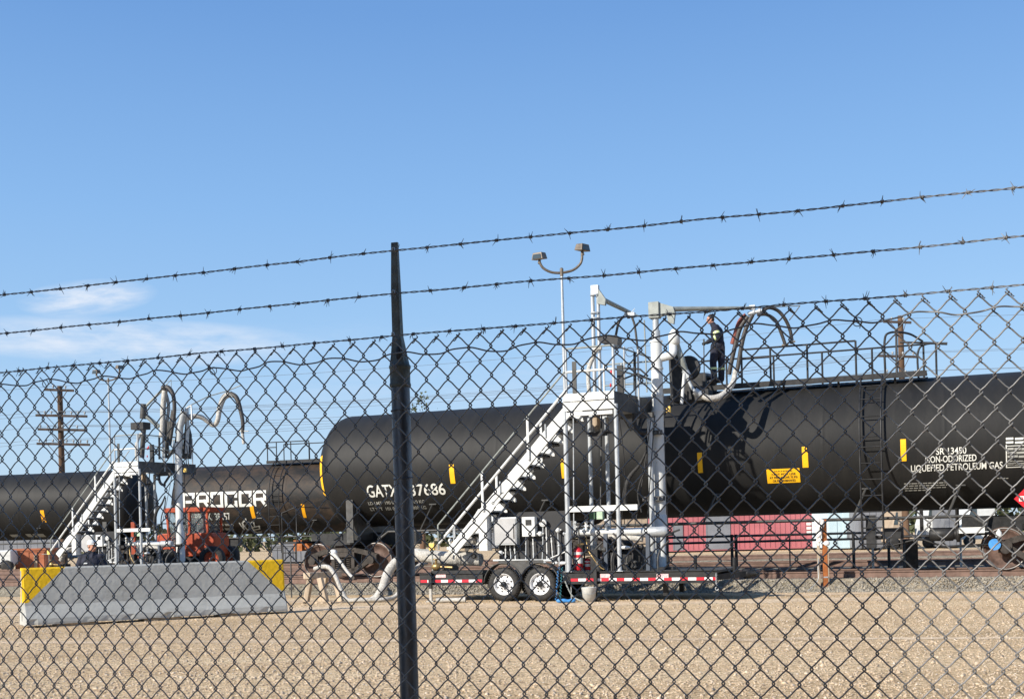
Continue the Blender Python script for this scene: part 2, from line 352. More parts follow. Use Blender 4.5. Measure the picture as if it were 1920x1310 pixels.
def stones(name, pts, sizes, material, label=None, flat=.6):
    n = len(pts); a = rng.uniform(0, 2*PI, n); ca, sa = np.cos(a), np.sin(a)
    sc = np.stack([sizes*rng.uniform(.7,1.4,n), sizes*rng.uniform(.6,1.1,n), sizes*rng.uniform(.45,.9,n)*flat/.6], 1)
    v = OCT[None]*sc[:, None]*rng.uniform(.65, 1.25, (n, 6, 1))
    tl = rng.uniform(-.5, .5, n)[:, None]
    x = v[..., 0]*ca[:, None]-v[..., 1]*sa[:, None]; y = v[..., 0]*sa[:, None]+v[..., 1]*ca[:, None]; z = v[..., 2]+x*tl
    v = np.stack([x, y, z], 2)+pts[:, None]
    f = (OF[None]+(np.arange(n)*6)[:, None, None]).reshape(-1, 3)
    me = bpy.data.meshes.new(name); me.vertices.add(n*6); me.vertices.foreach_set('co', v.reshape(-1))
    me.loops.add(len(f)*3); me.polygons.add(len(f)); me.loops.foreach_set('vertex_index', f.reshape(-1).astype(np.int32))
    me.polygons.foreach_set('loop_start', np.arange(0, len(f)*3, 3, dtype=np.int32)); me.update(calc_edges=True)
    me.materials.append(material); o = bpy.data.objects.new(name, me); COL.objects.link(o); tag(o, label=label, cat=name.replace('_', ' '), kind='stuff'); return o
M['pebble'] = mat('mixed_tan_pebbles', (.72,.57,.40), .9, 0, .2, 9, col2=(.26,.19,.125), dirt=(.62,.56,.48), dirt_lo=.55, dirt_hi=.62)
M['stone'] = mat('mixed_grey_stones', (.38,.34,.27), .9, 0, .2, 7, col2=(.13,.12,.105), dirt=(.45,.38,.29), dirt_lo=.55, dirt_hi=.62)
n = 90000; dd = 9.0+18*rng.random(n)**1.0; uu = rng.uniform(-1.04, 1.04, n)
pts = np.stack([dd*uu*.436, dd, np.full(n, .002)], 1)
stones('pebbles', pts, np.clip(rng.lognormal(-4.62, .45, n), .005, .038), M['pebble'], 'loose tan pebbles scattered over the foreground dirt')
def ballast_pts(fr, x0, x1, n, y0, y1, prof):
    x = rng.uniform(x0, x1, n); y = rng.uniform(y0, y1, n); z = np.interp(y, [p[0] for p in prof], [p[1] for p in prof])
    return np.stack([fr.X+x*fr.c+y*fr.s, fr.Y-x*fr.s+y*fr.c, z], 1)
pr1 = [(-2.3, .0), (-1.95,.0), (-1.7,.04), (-1.35,.25), (1.7,.25)]
b_ = np.concatenate([ballast_pts(TR1, -9, 12, 26000, -2.05, -.82, pr1), ballast_pts(TR1, -9, 12, 5000, -.7, 1.6, pr1)])
stones('ballast_stones', b_, np.clip(rng.lognormal(-3.6, .3, len(b_)), .012, .06), M['stone'], 'grey crushed stones of the nearest track bed')

# ------------------------------------------------------------------ tracks
def track(fr, x0, x1, label):
    t = empty('railway_track', fr, label, 'track')
    for s in (-1, 1):
        m = MB(); y = .755*s; z0 = RT-.17
        prof = [(-.07,0),(.07,0),(.07,.015),(.012,.035),(.012,.13),(.035,.14),(.035,.165),(.028,.17),(-.028,.17),(-.035,.165),(-.035,.14),(-.012,.13),(-.012,.035),(-.07,.015)]
        n = len(prof); vs = [(x, y+a, z0+b) for x in (x0, x1) for a, b in prof]
        m.add(vs, [tuple(range(n)), tuple(range(2*n-1, n-1, -1))]+[(i, (i+1)%n, (i+1)%n+n, i+n) for i in range(n)])
        x = x0+2
        while x < x1: m.box((x, y-.05, z0+.03), (x+.9, y+.05, z0+.12)); x += 11.9
        m.build('rail', M['rail'], t)
    m = MB(); x = x0
    while x < x1:
        m.box((x, -1.3+random.uniform(-.05,.05), .10), (x+.23, 1.3+random.uniform(-.05,.05), RT-.172+random.uniform(-.012,0))); x += .53
    o = m.build('crossties', M['tie'], t); o['kind'] = 'stuff'
track(TR1, -58, 38, 'rusty railway track under the nearest black tank car, behind the trailer')
track(TR3, -58, 55, 'empty rusty railway track in the middle, between the two rows of tank cars')
track(TR2, -58, 60, 'farthest rusty railway track, under the tank cars with big white letters')

# ------------------------------------------------------------------ chain-link fence
FD = 17.9
FEN = Fr(-.308, 3.331, FD)
def fence():
    root = empty('chain_link_fence', FEN, 'tall chain link fence with three strands of barbed wire across the whole foreground', 'fence')
    p, h2 = .03175, .0395
    xtip = FEN.x(752, 633); ztop = FEN.zz(752, 637)
    # the tips rise a little with the wires
    tl = FEN.pt(16, 694, 0); tr = FEN.pt(1911, 540, 0)
    def zt(x): return tl.z-.011+(tr.z-tl.z)*(x-tl.x)/(tr.x-tl.x)
    k0, k1 = -96, 96; nseg = int(1.98/h2); ts = [0, .08, .17, .30, .5, .70, .83, .92]
    A = p/2+.0021; dep = .0046; r = .00195; ns = 6
    V, FF = [], []; base = 0
    for k in range(k0, k1):
        rows = []
        for j in range(nseg):
            s = 1 if (j+k) % 2 == 0 else -1
            jx = .0022*mnoise.noise(Vector((k*.31, j*.17, 1))); jz = .003*mnoise.noise(Vector((k*.23, j*.11, 7)))
            for t in ts:
                sh = 1-2*t
                if t == 0: sh = 1.09
                elif t == .08: sh = .99
                elif t == .92: sh = -.99
                elif t == .17: sh = .76
                elif t == .83: sh = -.76
                x = (k+.0)*p+s*A*sh+jx; z = -(j+t)*h2+jz
                y = -s*dep*math.sin(PI*t)**.5 if 0 < t < 1 else 0
                rows.append((x, y, z))
        pts = np.array(rows); x0 = xtip-p/2
        pts[:, 0] += x0; pts[:, 2] += np.array([zt(x) for x in pts[:, 0]])
        pts[:, 1] += .012*np.sin(pts[:, 0]*2.1+1)*np.sin(pts[:, 2]*2.3) -.040
        tan = np.gradient(pts, axis=0); tan /= np.linalg.norm(tan, axis=1)[:, None]
        u = np.cross(tan, np.array([0, 1, 0])); u /= np.linalg.norm(u, axis=1)[:, None]; w = np.cross(tan, u)
        a = np.arange(ns)*2*PI/ns
        ring = pts[:, None]+r*(np.cos(a)[None, :, None]*u[:, None]+np.sin(a)[None, :, None]*w[:, None])
        m_ = len(pts); V.append(ring.reshape(-1, 3)); i = np.arange(m_-1)[:, None]*ns; kk = np.arange(ns)[None]
        f = np.stack([i+kk, i+(kk+1) % ns, i+ns+(kk+1) % ns, i+ns+kk], 2).reshape(-1, 4)+base
        FF.append(f); base += m_*ns
    # twisted selvage tips: each pair of wires is wrapped round itself just under its tip
    m = MB(); kt = -48
    for kt in range(-48, 49):
        x = xtip+kt*2*p; z = zt(x)+.0012; sgn = -1 if x < .95 or random.random() < .2 else 1
        jit = random.uniform(-.0015, .0015); ln = random.uniform(.018, .024)
        d = Vector((sgn*.66, 0, -.75)).normalized(); pts = []
        c0 = Vector((x+jit*.5, -.040, z))
        for i in range(17):
            q = i/16; a = q*2*PI*2.6; pts.append(c0+d*(q*ln-.002)+Vector((.75*math.cos(a)*.0021*-sgn, math.sin(a)*.0025, .66*math.cos(a)*.0021)))
        m.tube(pts, .0016, 6)
        m.tube([c0+Vector((-sgn*.001,0,-.001)), c0+Vector((-sgn*.003, -.002, .0035)), c0+Vector((sgn*.002, .003, .006+jit))], .0015, 6)
    tv = np.array(m.v); V.append(tv); tf = [f for f in m.f if len(f) == 4]; FF.append(np.array(tf)+base)
    V = np.concatenate(V); FF = np.concatenate(FF)
    me = bpy.data.meshes.new('wire_mesh'); me.vertices.add(len(V)); me.vertices.foreach_set('co', V.reshape(-1))
    me.loops.add(FF.size); me.polygons.add(len(FF)); me.loops.foreach_set('vertex_index', FF.reshape(-1).astype(np.int32))
    me.polygons.foreach_set('loop_start', np.arange(0, FF.size, 4, dtype=np.int32)); me.polygons.foreach_set('use_smooth', np.ones(len(FF), bool)); me.update(calc_edges=True)
    me.materials.append(M['wire']); o = bpy.data.objects.new('wire_mesh', me); COL.objects.link(o); o.parent = root
    # tension wire woven through the first row of knuckles, sagging between ties
    m = MB(); pts = []; X = -3.0
    while X < 3.0:
        q = (X-xtip)/(2*p); ph = q/1.0
        pts.append((X, -.040+.006*math.sin(ph*PI*2+.7), zt(X)-h2-.004+.0075*math.sin(ph*PI/1.55+1.3)+.003*math.sin(ph*.9)+.002*mnoise.noise(Vector((X*9, 0, 0)))))
        X += p/2
    m.smooth(pts, .0021, 6, 2)
    for kx in (FEN.x(412, 680), FEN.x(1605, 590), FEN.x(100, 712)):      # loose ties
        z = zt(kx)-h2
        m.torus((kx+.004, -.042, z-.008), .011, .0013, 'y', 14, 5); m.tube([(kx-.01,-.05,z+.012),(kx,-.046,z),(kx+.013,-.052,z-.012),(kx+.009,-.04,z-.024)], .0013, 5)
    m.build('tension_wire', M['wire'], root)
    # barbed strands
    for (la, ra) in (((0,548),(1920,343)), ((0,620),(1920,437)), ((0,692),(1920,527))):
        a = FEN.pt(*la, -.02); b = FEN.pt(*ra, -.02); m = MB(); L_ = 3.3; seed = la[1]
        mid = FEN.x(750, 600)
        def zb(x):
            s_ = (x-mid)/1.5
            return a.z+(b.z-a.z)*(x-a.x)/(b.x-a.x)-.010*(1-min(1, abs(abs(s_)-.9)))+.003*mnoise.noise(Vector((x*4, seed, 0)))
        for ph in (0, PI):
            pts = []; x = -L_
            while x < L_:
                an = x*2*PI/.062+ph+1.2*mnoise.noise(Vector((x*3, seed, 2)))
                pts.append((x, -.02+.0017*math.sin(an), zb(x)+.0017*math.cos(an))); x += .0052
            m.tube(pts, .00135, 5)
        x = -L_+.03+random.random()*.05
        while x < L_:
            z = zb(x)
            for c in range(2):
                pts = [(x-.004+.008*i/10+c*.001, -.02+.0042*math.cos(i*1.25+c*PI), z+.0042*math.sin(i*1.25+c*PI)) for i in range(11)]
                m.tube(pts, .0011, 5)
            for c in range(4):
                ang = random.uniform(0, 2*PI) if c > 1 else random.choice((-1, 1))*random.uniform(.9, 2.2)+PI/2*c
                d = Vector((random.uniform(-.7,.7), .45*math.cos(ang), math.sin(ang+.3))).normalized(); q = Vector((x+random.uniform(-.005,.005), -.02, z))
                m.tube([q, q+d*.006, q+d*random.uniform(.014,.020)], [.0011,.0011,.0005], 5)
            x += random.uniform(.092, .112)
        m.build('barbed_wire', M['wire'], root)
    # the post: round pipe, cast cap, flat tapering arm
    def line_post(x, sub):
        lean = FEN.x(769, 1310, .0)-FEN.x(751, 700, .0); dz = FEN.zz(751,700)-FEN.zz(769,1310); sl = lean/dz
        zc = FEN.zz(751, 700); r = .0268; y = .030
        cx = lambda z: x+(zc-z)*sl
        m = MB(); m.tube([(cx(-.3), y, -.3), (cx(.6), y, .6), (cx(zc-.03), y, zc-.03)], r, 28)
        for zz in (zc-.104, zc-.30, .75, .35): m.tube([(cx(zz)-.03, y, zz), (cx(zz)-.02, y-.026, zz+.001), (cx(zz), y-.0315, zz+.003), (cx(zz)+.02, y-.026, zz+.003), (cx(zz)+.032, y-.004, zz+.006)], .0016, 6)
        o = m.build('post', M['post'], sub)
        c = MB(); c.lathe([(-.036, .0285), (-.032, .0308), (-.026, .0308), (-.022, .0292), (.016, .0292), (.020, .0312), (.026, .0312), (.030, .028), (.042, .0235), (.052, .0205)], (x, y, zc), 'z', 28, True)
        ztop = FEN.zz(748, 451); h = ztop-zc
        def ring(z, w, d, xo, off):     # open channel section of the arm
            return [(xo-w, y+d+off, z), (xo-w, y-d+off, z), (xo-w*.55, y-d*1.15+off, z), (xo+w*.55, y-d*1.15+off, z), (xo+w, y-d+off, z), (xo+w, y+d+off, z)]
        rs = [ring(zc+.028, .0225, .021, x, 0), ring(zc+.055, .0185, .018, x-.001, 0), ring(zc+.11, .0128, .011, x-.002, -.004), ring(zc+.24, .0120, .009, x-.0025, -.008), ring(ztop-.02, .0095, .006, x-.001, -.012), ring(ztop, .0098, .0045, x-.001, -.012)]
        n = 6; vs = [p_ for r_ in rs for p_ in r_]
        c.add(vs, [(i*n+k, i*n+(k+1)%n, (i+1)*n+(k+1)%n, (i+1)*n+k) for i in range(len(rs)-1) for k in range(n)]+[tuple(range(n)), tuple(range(len(vs)-1, len(vs)-n-1, -1))])
        c.build('barbed_wire_arm', M['post_arm'], o)
        s_ = MB(); s_.ell((x+.006, y-.0215, zc+.060), (.0085, .006, .021), 14, 10); s_.build('slot', M['black'], o)
        for px, py in ((747,467), (747,547), (746,626)):
            w = MB(); q = FEN.pt(px, py, -.02); qx = q.x-FEN.x(748,600)+x
            w.tube([(qx-.004, -.0235, q.z-.003), (qx-.003, -.024, q.z+.005), (qx+.003, -.024, q.z+.004), (qx+.004, -.0235, q.z-.004)], .0017, 5)
            w.build('wire_clip', M['galv'], o)
    x0 = FEN.x(750, 700, .03)
    for dx in (0, 3.05, -3.05): line_post(x0+dx, root)
M['post_arm'] = mat('dark_pressed_steel', (.11,.12,.11), .55, .3, .2, 25, .2, 60, dirt=(.05,.045,.04))
fence()
# unseen blocks added behind the camera to shade the fence and darken its wires
bl = empty('shade_blocker', (-5.75, -1.62, 0), 'plain grey warehouse behind the photographer, shading the left of the fence', 'building'); bl.rotation_euler = (0, 0, -math.radians(233-180))
m = MB(); m.prism([(-3.9,0), (.0,0), (-.03,5.5), (.26,6.35), (.32,7.3), (-3.9,7.3)], -9, 0); m.build('wall', M['shade_blocker'], bl); m = MB(); m.box((-4.0, -9.1, 7.3), (.45, .1, 7.45)); m.build('roof', M['dark_grey'], bl)  # slanted side shaped to set the slope of the shadow edge on the fence
b2 = empty('shade_blocker', (-1.5, -3.0, 0), 'long dark grey loading shed right behind the photographer', 'building')
m = MB(); m.box((0, -9, 0), (16, 0, 7.6)); m.build('wall', M['shade_blocker'], b2); m = MB(); m.box((-.1, -9.1, 7.6), (16.1, .6, 7.8)); m.build('roof', M['shade_blocker'], b2); m = MB(); m.box((.0, .0, 4.6), (13, 4.4, 4.75)); m.build('overhead_blocker', M['shade_blocker'], b2)  # second block and its overhead slab, added to block sky light behind the wires
# ------------------------------------------------------------------ lettering
def glyphs(body, bold=.012):
    cu = bpy.data.curves.new('t', 'FONT'); cu.body = body; cu.offset = bold; cu.resolution_u = 4
    o = bpy.data.objects.new('t', cu); COL.objects.link(o); bpy.context.view_layer.update()
    me = o.evaluated_get(bpy.context.evaluated_depsgraph_get()).to_mesh()
    v = np.array([tuple(a.co) for a in me.vertices]); f = [tuple(p.vertices) for p in me.polygons]
    o.to_mesh_clear(); bpy.data.objects.remove(o); bpy.data.curves.remove(cu)
    v[:, 0] -= v[:, 0].min(); v[:, 1] -= v[:, 1].min(); w, h = v[:, 0].max(), v[:, 1].max()
    return v[:, 0]/w, v[:, 1]/h, f
def tank_pt(x, ph, r): return (x, -r*math.cos(ph), ZC+r*math.sin(ph))
def tank_letters(fr, body, box, material, parent, name='lettering', bold=.012, off=.012):
    x0, y0, x1, y1 = box; ym, xm = (y0+y1)/2, (x0+x1)/2
    sl = (fr.tank(x1, ym, R, ZC)[1]-fr.tank(x0, ym, R, ZC)[1])
    a = fr.tank(x0, ym, R, ZC)[0]; b = fr.tank(x1, ym, R, ZC)[0]; pt_, pb = fr.tank(xm, y0, R, ZC)[1], fr.tank(xm, y1, R, ZC)[1]
    gx, gy, f = glyphs(body, bold); m = MB()
    m.add([tank_pt(a+(b-a)*u, pb+(pt_-pb)*v, R+off) for u, v in zip(gx, gy)], f); return m.build(name, material, parent)
def tank_ribbons(fr, strokes, box, w, material, parent, name):
    """strokes in 0..1 x 0..1 laid on the tank side as flat painted ribbons"""
    x0, y0, x1, y1 = box; ym, xm = (y0+y1)/2, (x0+x1)/2
    a = fr.tank(x0, ym, R, ZC)[0]; b = fr.tank(x1, ym, R, ZC)[0]; pt_, pb = fr.tank(xm, y0, R, ZC)[1], fr.tank(xm, y1, R, ZC)[1]
    W, Hh = b-a, (pt_-pb)*R; m = MB(); k = 0
    for st in strokes:
        for (p, q) in zip(st, st[1:]):
            A, B = Vector((p[0]*W, p[1]*Hh)), Vector((q[0]*W, q[1]*Hh)); d = (B-A).normalized(); n_ = Vector((-d.y, d.x))*w/2; d = d*w/2; k += 1
            o_ = .006+.0012*(k % 5); A_, B_ = A-d, B+d; ns = 6
            vs = [A_+(B_-A_)*(i/ns)+n_*s_ for i in range(ns+1) for s_ in (-1, 1)]
            m.add([tank_pt(a+v.x, pb+v.y/R, R+o_) for v in vs], [(2*i, 2*i+2, 2*i+3, 2*i+1) for i in range(ns)])
    return m.build(name, material, parent)
def tank_patch(fr, box, material, parent, name, off=.008, xs=None):
    x0, y0, x1, y1 = box; a = fr.tank(x0, (y0+y1)/2, R, ZC)[0]; b = fr.tank(x1, (y0+y1)/2, R, ZC)[0]
    p0, p1 = fr.tank((x0+x1)/2, y1, R, ZC)[1], fr.tank((x0+x1)/2, y0, R, ZC)[1]; m = MB(); n = 8
    m.add([tank_pt(x, p0+(p1-p0)*i/n, R+off) for i in range(n+1) for x in (a, b)], [(2*i, 2*i+1, 2*i+3, 2*i+2) for i in range(n)])
    return m.build(name, material, parent)

M['bright_rim'] = mat('worn_bright_wheel_rim', (.36,.34,.32), .4, .3, .15, 6)
# ------------------------------------------------------------------ tank cars
def wheelset(m_, x, r=.457):
    for s in (-1, 1):
        y = s*.755
        m_.lathe([(-.075*s, r+.025), (-.045*s, r+.025), (-.03*s, r), (.06*s, r-.008), (.062*s, r-.06), (.03*s, r-.075), (.0, .16), (.07*s, .12), (.10*s, .11)], (x, y, RT+r), 'y', 32)
    m_.cyl((x, -1.0, RT+r), (x, 1.0, RT+r), .08, 12)
    m_.m = 1
    for s in (-1, 1): m_.torus((x, s*.83, RT+r), r-.005, .014, 'y', 40, 6)
    m_.m = 0
def make_truck(x, parent):
    t = MB()
    def side(s):
        m = MB(); y = s*1.0; w = .14
        top = [(-1.02, .97), (-.62, 1.10), (-.3, 1.17), (.3, 1.17), (.62, 1.10), (1.02, .97)]; bot = [(-.78, .88), (-.34, .60), (.34, .60), (.78, .88)]
        for a, b in list(zip(top, top[1:]))+list(zip(bot, bot[1:])): m.bar((x+a[0], y, a[1]), (x+b[0], y, b[1]), w, .13)
        for q in (-.3, .3): m.bar((x+q, y, .6), (x+q, y, 1.16), .10, w)
        for q in (-.89, .89):
            m.box((x+q-.14, y-.10, .80), (x+q+.14, y+.10, 1.02)); m.cyl((x+q, y-.10, RT+.457), (x+q, y-.20, RT+.457), .105, 16) if s < 0 else None
        for q in (-.17, 0, .17):
            pts = [(x+q+.07*math.cos(a_*.9), y-.01+.07*math.sin(a_*.9), .66+.30*a_/40) for a_ in range(41)]; m.tube(pts, .018, 6)
        m.box((x-.28, y-.09, .97), (x+.28, y+.09, 1.10))
        return m
    tr = MB(); tr.box((x-.2, -.92, .85), (x+.2, .92, 1.12)); tr.cyl((x, 0, 1.1), (x, 0, 1.27), .25, 20)
    o = tr.build('bogie', M['truck_steel'], parent)
    for s in (-1, 1): side(s).build('side_frame', M['truck_steel'], o)
    for q in (-.89, .89):
        m = MB(); wheelset(m, x+q); m.build('wheelset', [M['wheel_rust'], M['bright_rim']], o)
    return o
def make_car(fr, label, tank_mat, group='black tank cars coupled along the tracks', cut=0):
    c = empty('tank_car', fr, label, 'tank car', group)
    m = MB(); hd = R*.5; prof = []
    for i in range(15):
        a = PI/2*i/14; prof.append((-HL+cut+hd-hd*math.cos(a), max(.001, R*math.sin(a))))
    for x in (-6.6, -4.0, -1.3, 1.3, 4.0, 6.6): prof += [(x-.25, R), (x-.08, R), (x-.03, R+.0005), (x-.012, R+.003), (x+.012, R+.003), (x+.03, R+.0005), (x+.08, R), (x+.25, R)]
    prof += [(-a+cut, r) for a, r in reversed(prof[:15])]
    m.lathe(prof, (0, 0, ZC), 'x', 96, False); m.build('tank', tank_mat, c)
    for s in (-1, 1):
        make_truck(s*8.67, c)
        m = MB(); m.box((s*6.9, -.17, 1.27), (s*10.15, .17, 1.62)); m.box((s*8.67-.5, -1.2, 1.30), (s*8.67+.5, 1.2, 1.42))
        m.build('stub_sill', M['black'], c)
        m = MB(); x = s*8.3     # saddle cradling the tank
        pts = [(-R*math.sin(a_)*1.0, ZC-R*math.cos(a_)) for a_ in np.linspace(-1.0, 1.0, 13)]
        vs = []
        for xx in (x-.09, x+.09): vs += [(xx, yy, zz-.01) for yy, zz in pts]+[(xx, yy*.75, 1.42) for yy, zz in pts]
        n = 13; fs = []
        for o_ in (0, 26): fs += [(o_+i, o_+i+1, o_+13+i+1, o_+13+i) for i in range(12)]
        fs += [(i, i+1, 26+i+1, 26+i) for i in range(12)]+[(0, 13, 39, 26), (12, 25, 51, 38)]
        m.add(vs, fs); m.bar((x, -1.28, 1.35), (x, -1.28, ZC-.82), .20, .05); m.build('saddle', M['dark_grey'], c)
        m = MB(); m.box((s*10.15, -.12, 1.20), (s*10.5, .12, 1.42)); m.box((s*10.45, -.2, 1.15), (s*10.72, .14, 1.46)); m.build('coupler', M['rust'], c)
        m = MB(); e = s*10.0      # end platform, steps and grab irons
        m.box((e-.35, -1.42, 1.36), (e+.12, 1.42, 1.42))
        for sy in (-1, 1):
            for dx in (-.32, .1):
                m.bar((e+dx, sy*1.42, .82), (e+dx, sy*1.42, 1.42), .05, .02)
            for zz in (.84, 1.12): m.bar((e-.32, sy*1.42, zz), (e+.1, sy*1.42, zz), .06, .03)
        m.build('end_platform', M['black'], c)
        m = MB()
        m.tube([(e+.1, -1.36, 1.42), (e+.1, -1.36, 2.35), (e+.1, 1.36, 2.35), (e+.1, 1.36, 1.42)], .018, 6); m.tube([(e-.3, -1.44, 1.42), (e-.3, -1.44, 2.2), (e+.1, -1.36, 2.35)], .018, 6)
        m.build('grab_iron', M['black'], c)
    m = MB()
    m.tube([(-7.4, -1.42, 1.42), (-7.1, -1.42, 1.62), (7.1, -1.42, 1.62), (7.4, -1.42, 1.42)], .030, 8); m.build('side_handrail', M['dark_grey'], c)
    m = MB(); m.tube([(-7.1, 1.42, 1.62), (7.1, 1.42, 1.62)], .030, 8); m.build('side_handrail', M['dark_grey'], c)
    for q in (-6.2, -3.1, 0, 1.2, 4.6, 6.6):
        m = MB(); m.bar((q, -1.42, 1.60), (q+.28, -1.22, 2.28), .07, .02); m.bar((q+.2, -1.2, 2.3), (q+.4, -1.2, 2.3), .05, .03); m.build('brace', M['dark_grey'], c)
    return c
def railing(m, pts, h, post=True, r=.022, mid=True):
    """posts and two rails along ground points"""
    pts = [Vector(p) for p in pts]
    for p in pts: m.tube([p, p+Vector((0,0,h))], r*1.1, 8)
    m.tube([p+Vector((0,0,h)) for p in pts], r, 8)
    if mid: m.tube([p+Vector((0,0,h*.55)) for p in pts], r*.85, 8)
def walkway(c, fr, xa, xb, near_px, ladder_x, hx=0):
    zt = ZC+R+.06
    m = MB()
    for s in (-1, 1):
        y0, y1 = s*.30, s*.80; m.box((xa, y0, zt-.03), (xb, y1, zt+.01)); m.box((xa, y1, zt-.10), (xb, y1+s*.02, zt+.03))
        x = xa+.4
        while x < xb: m.bar((x, s*.78, zt-.05), (x, s*.62, zt-.30), .05, .03); x += 1.25
    m.build('walkway', M['black'], c)
    m = MB(); m.lathe([(0, .46), (.42, .46), (.44, .50), (.50, .50), (.52, .46), (.60, .30), (.62, .001)], (hx, 0, ZC+R-.12), 'z', 28, False); m.box((hx-.42, -.55, ZC+R), (hx+.30, .5, ZC+R+.42))
    m.build('valve_housing', M['black'], c)
    m = MB(); railing(m, [(x, -.80, zt) for x in near_px], .82, mid=False); railing(m, [(x+.001, -.80, zt+.0) for x in near_px[:2]], .60, mid=False) if len(near_px) > 3 else None
    m.build('railing', M['black'], c)
    m = MB(); xs = np.linspace(xa+.1, xb-.1, 6); railing(m, [(x, .80, zt) for x in xs], .85, mid=False); m.build('railing', M['black'], c)
    m = MB()
    for dx in (0, .46):
        x = ladder_x+dx
        pts = [(x, -.80, zt+.02)]+[(x, -(R+.14)*math.cos(a_), ZC+(R+.14)*math.sin(a_)) for a_ in np.linspace(.98, -.05, 12)]+[(x, -R-.14, 2.4), (x, -1.58, 1.6), (x, -1.52, .95)]
        m.smooth(pts, .022, 8, 3)
    for i in range(4): a_ = .92-.28*i; m.tube([(ladder_x, -(R+.14)*math.cos(a_), ZC+(R+.14)*math.sin(a_)), (ladder_x+.46, -(R+.14)*math.cos(a_), ZC+(R+.14)*math.sin(a_))], .014, 6)
    z = ZC-.1
    while z > 1.0:
        y = -R-.14 if z > 2.4 else -1.66+(2.4-z)*.09; m.tube([(ladder_x, y, z), (ladder_x+.46, y, z)], .014, 6); z -= .36
    m.build('ladder', M['black'], c)
L_ = lambda *a, **k: tank_letters(TR1, *a, **k)
car1 = make_car(TR1, 'nearest black tank car behind the stair trailer, with a walkway, ladder and white gas lettering', M['tank'], cut=.28)
xr = lambda px, py, ly=-.8: TR1.x(px, py, ly)
walkway(car1, TR1, xr(1243,752), xr(1738,712), [xr(1392,740), xr(1446,738), xr(1515,730), xr(1606,720)], xr(1612,800,-1.5), xr(1309,720,0))
m = MB(); za = ZC+R+.06       # raised hoop railing at the right end
x0, x1, x2 = xr(1660,700), xr(1690,700,.8), xr(1752,700,.4)
m.smooth([(x0, -.8, za), (x0, -.8, za+.75), (x0+.12, -.75, za+.95), (x0+.5, -.2, za+.98), (x1+.5, .6, za+.9)], .026, 8, 6)
m.tube([(x0+.25, -.8, za), (x0+.25, -.62, za+.97)], .026, 8); m.smooth([(x2-.35, .3, za-.1), (x2-.35, .3, za+.6), (x2-.15, .3, za+.78), (x2+.3, .3, za+.74)], .024, 8, 5); m.tube([(x2+.05, .3, za-.1), (x2+.05, .3, za+.75)], .024, 8); m.tube([(x1, .5, za+.9), (x2+.3, .3, za+.76)], .024, 8)
m.build('railing', M['black'], car1)
L_('GATX', (688,908,746,931), M['white_letter'], car1, bold=.012); L_('37686', (768,906,835,928), M['white_letter'], car1, bold=.012)
L_('LD LMT  190 000 LB  86 180 KG', (690,938,797,944), M['grey_letter'], car1); L_('LT WT  101 000 LB  45 800 KG', (694,949,800,955), M['grey_letter'], car1)
L_('SR 13450', (1755,838.5,1812,851), M['white_letter'], car1, bold=.012); L_('NON-ODORIZED', (1735,853,1831,865.5), M['white_letter'], car1, bold=.012)
L_('LIQUEFIED PETROLEUM GAS', (1708,868,1880,883), M['white_letter'], car1, bold=.012)
for i, (a, b) in enumerate(((1695,1776), (1695,1776), (1695,1774), (1697,1746))):      # small stencilled notice: too small to read, four broken lines
    x = a; y = 904+i*4.3
    while x < b: w_ = random.uniform(4, 11); tank_patch(TR1, (x, y-(x-1735)*.03, min(b, x+w_), y+1.8-(x-1735)*.03), M['grey_letter'], car1, 'stencil_line'); x += w_+1.8
x = 1870
while x < 1892: tank_patch(TR1, (x, 895, x+4, 896.6), M['grey_letter'], car1, 'stencil_line'); x += 5.5
pn = tank_patch(TR1, (1886,835,1965,874), M['black'], car1, 'data_panel', .007)
for i in range(2): tank_patch(TR1, (1886,820+i*7,1900,824+i*7), M['white_letter'], car1, 'stencil_line'); tank_patch(TR1, (1903,819+i*7,1960,823+i*7), M['white_letter'], car1, 'stencil_line')
for y0, y1 in ((833.5,834.8), (873.4,874.8)): tank_patch(TR1, (1886,y0,1965,y1), M['white_letter'], pn, 'panel_line', .010)
for y0, w_ in ((839,5), (846,5), (853,5), (863,2), (867,1.5), (870,1.5)):
    x = 1889
    while x < 1962: q = random.uniform(8, 20); tank_patch(TR1, (x, y0, x+q, y0+w_*.8), M['grey_letter'], pn, 'panel_line', .011); x += q+1.5
tank_patch(TR1, (1886,833.5,1888,874.8), M['white_letter'], pn, 'panel_line', .0105)
for bx in ((843,870,852,906), (1052,860,1062,896), (1308,848,1317,886), (1504,837,1515,876), (1688.5,823,1699,864)): tank_patch(TR1, bx, M['yellow'], car1, 'reflector_stripe')
wp = tank_patch(TR1, (1438,878,1500,904.5), M['yellow'], car1, 'warning_panel', .010)
for body, bx in (('DANGER', (1452,881,1486,883.5)), ('NOT FOR USE', (1447,886,1492,890)), ('AT PRES ABOVE 75 PSI', (1443,892,1495,896)), ('OR FILL UNMARKED', (1449,898,1492,902))): L_(body, bx, M['black_letter'], wp, name='panel_text', off=.016)
# curved reflector on the left head
m = MB(); xh = -HL+.28+.36; rr = R*math.sqrt(1-((R*.5-.36)/(R*.5))**2)+.008; rr2 = R*math.sqrt(1-((R*.5-.50)/(R*.5))**2)+.008
m.add([(x_, -r_*math.cos(a_), ZC+r_*math.sin(a_)) for a_ in np.linspace(-.50, .28, 12) for x_, r_ in ((xh-.006, rr), (xh+.134, rr2))], [(2*i, 2*i+1, 2*i+3, 2*i+2) for i in range(11)])
m.build('reflector_stripe', M['yellow'], car1)
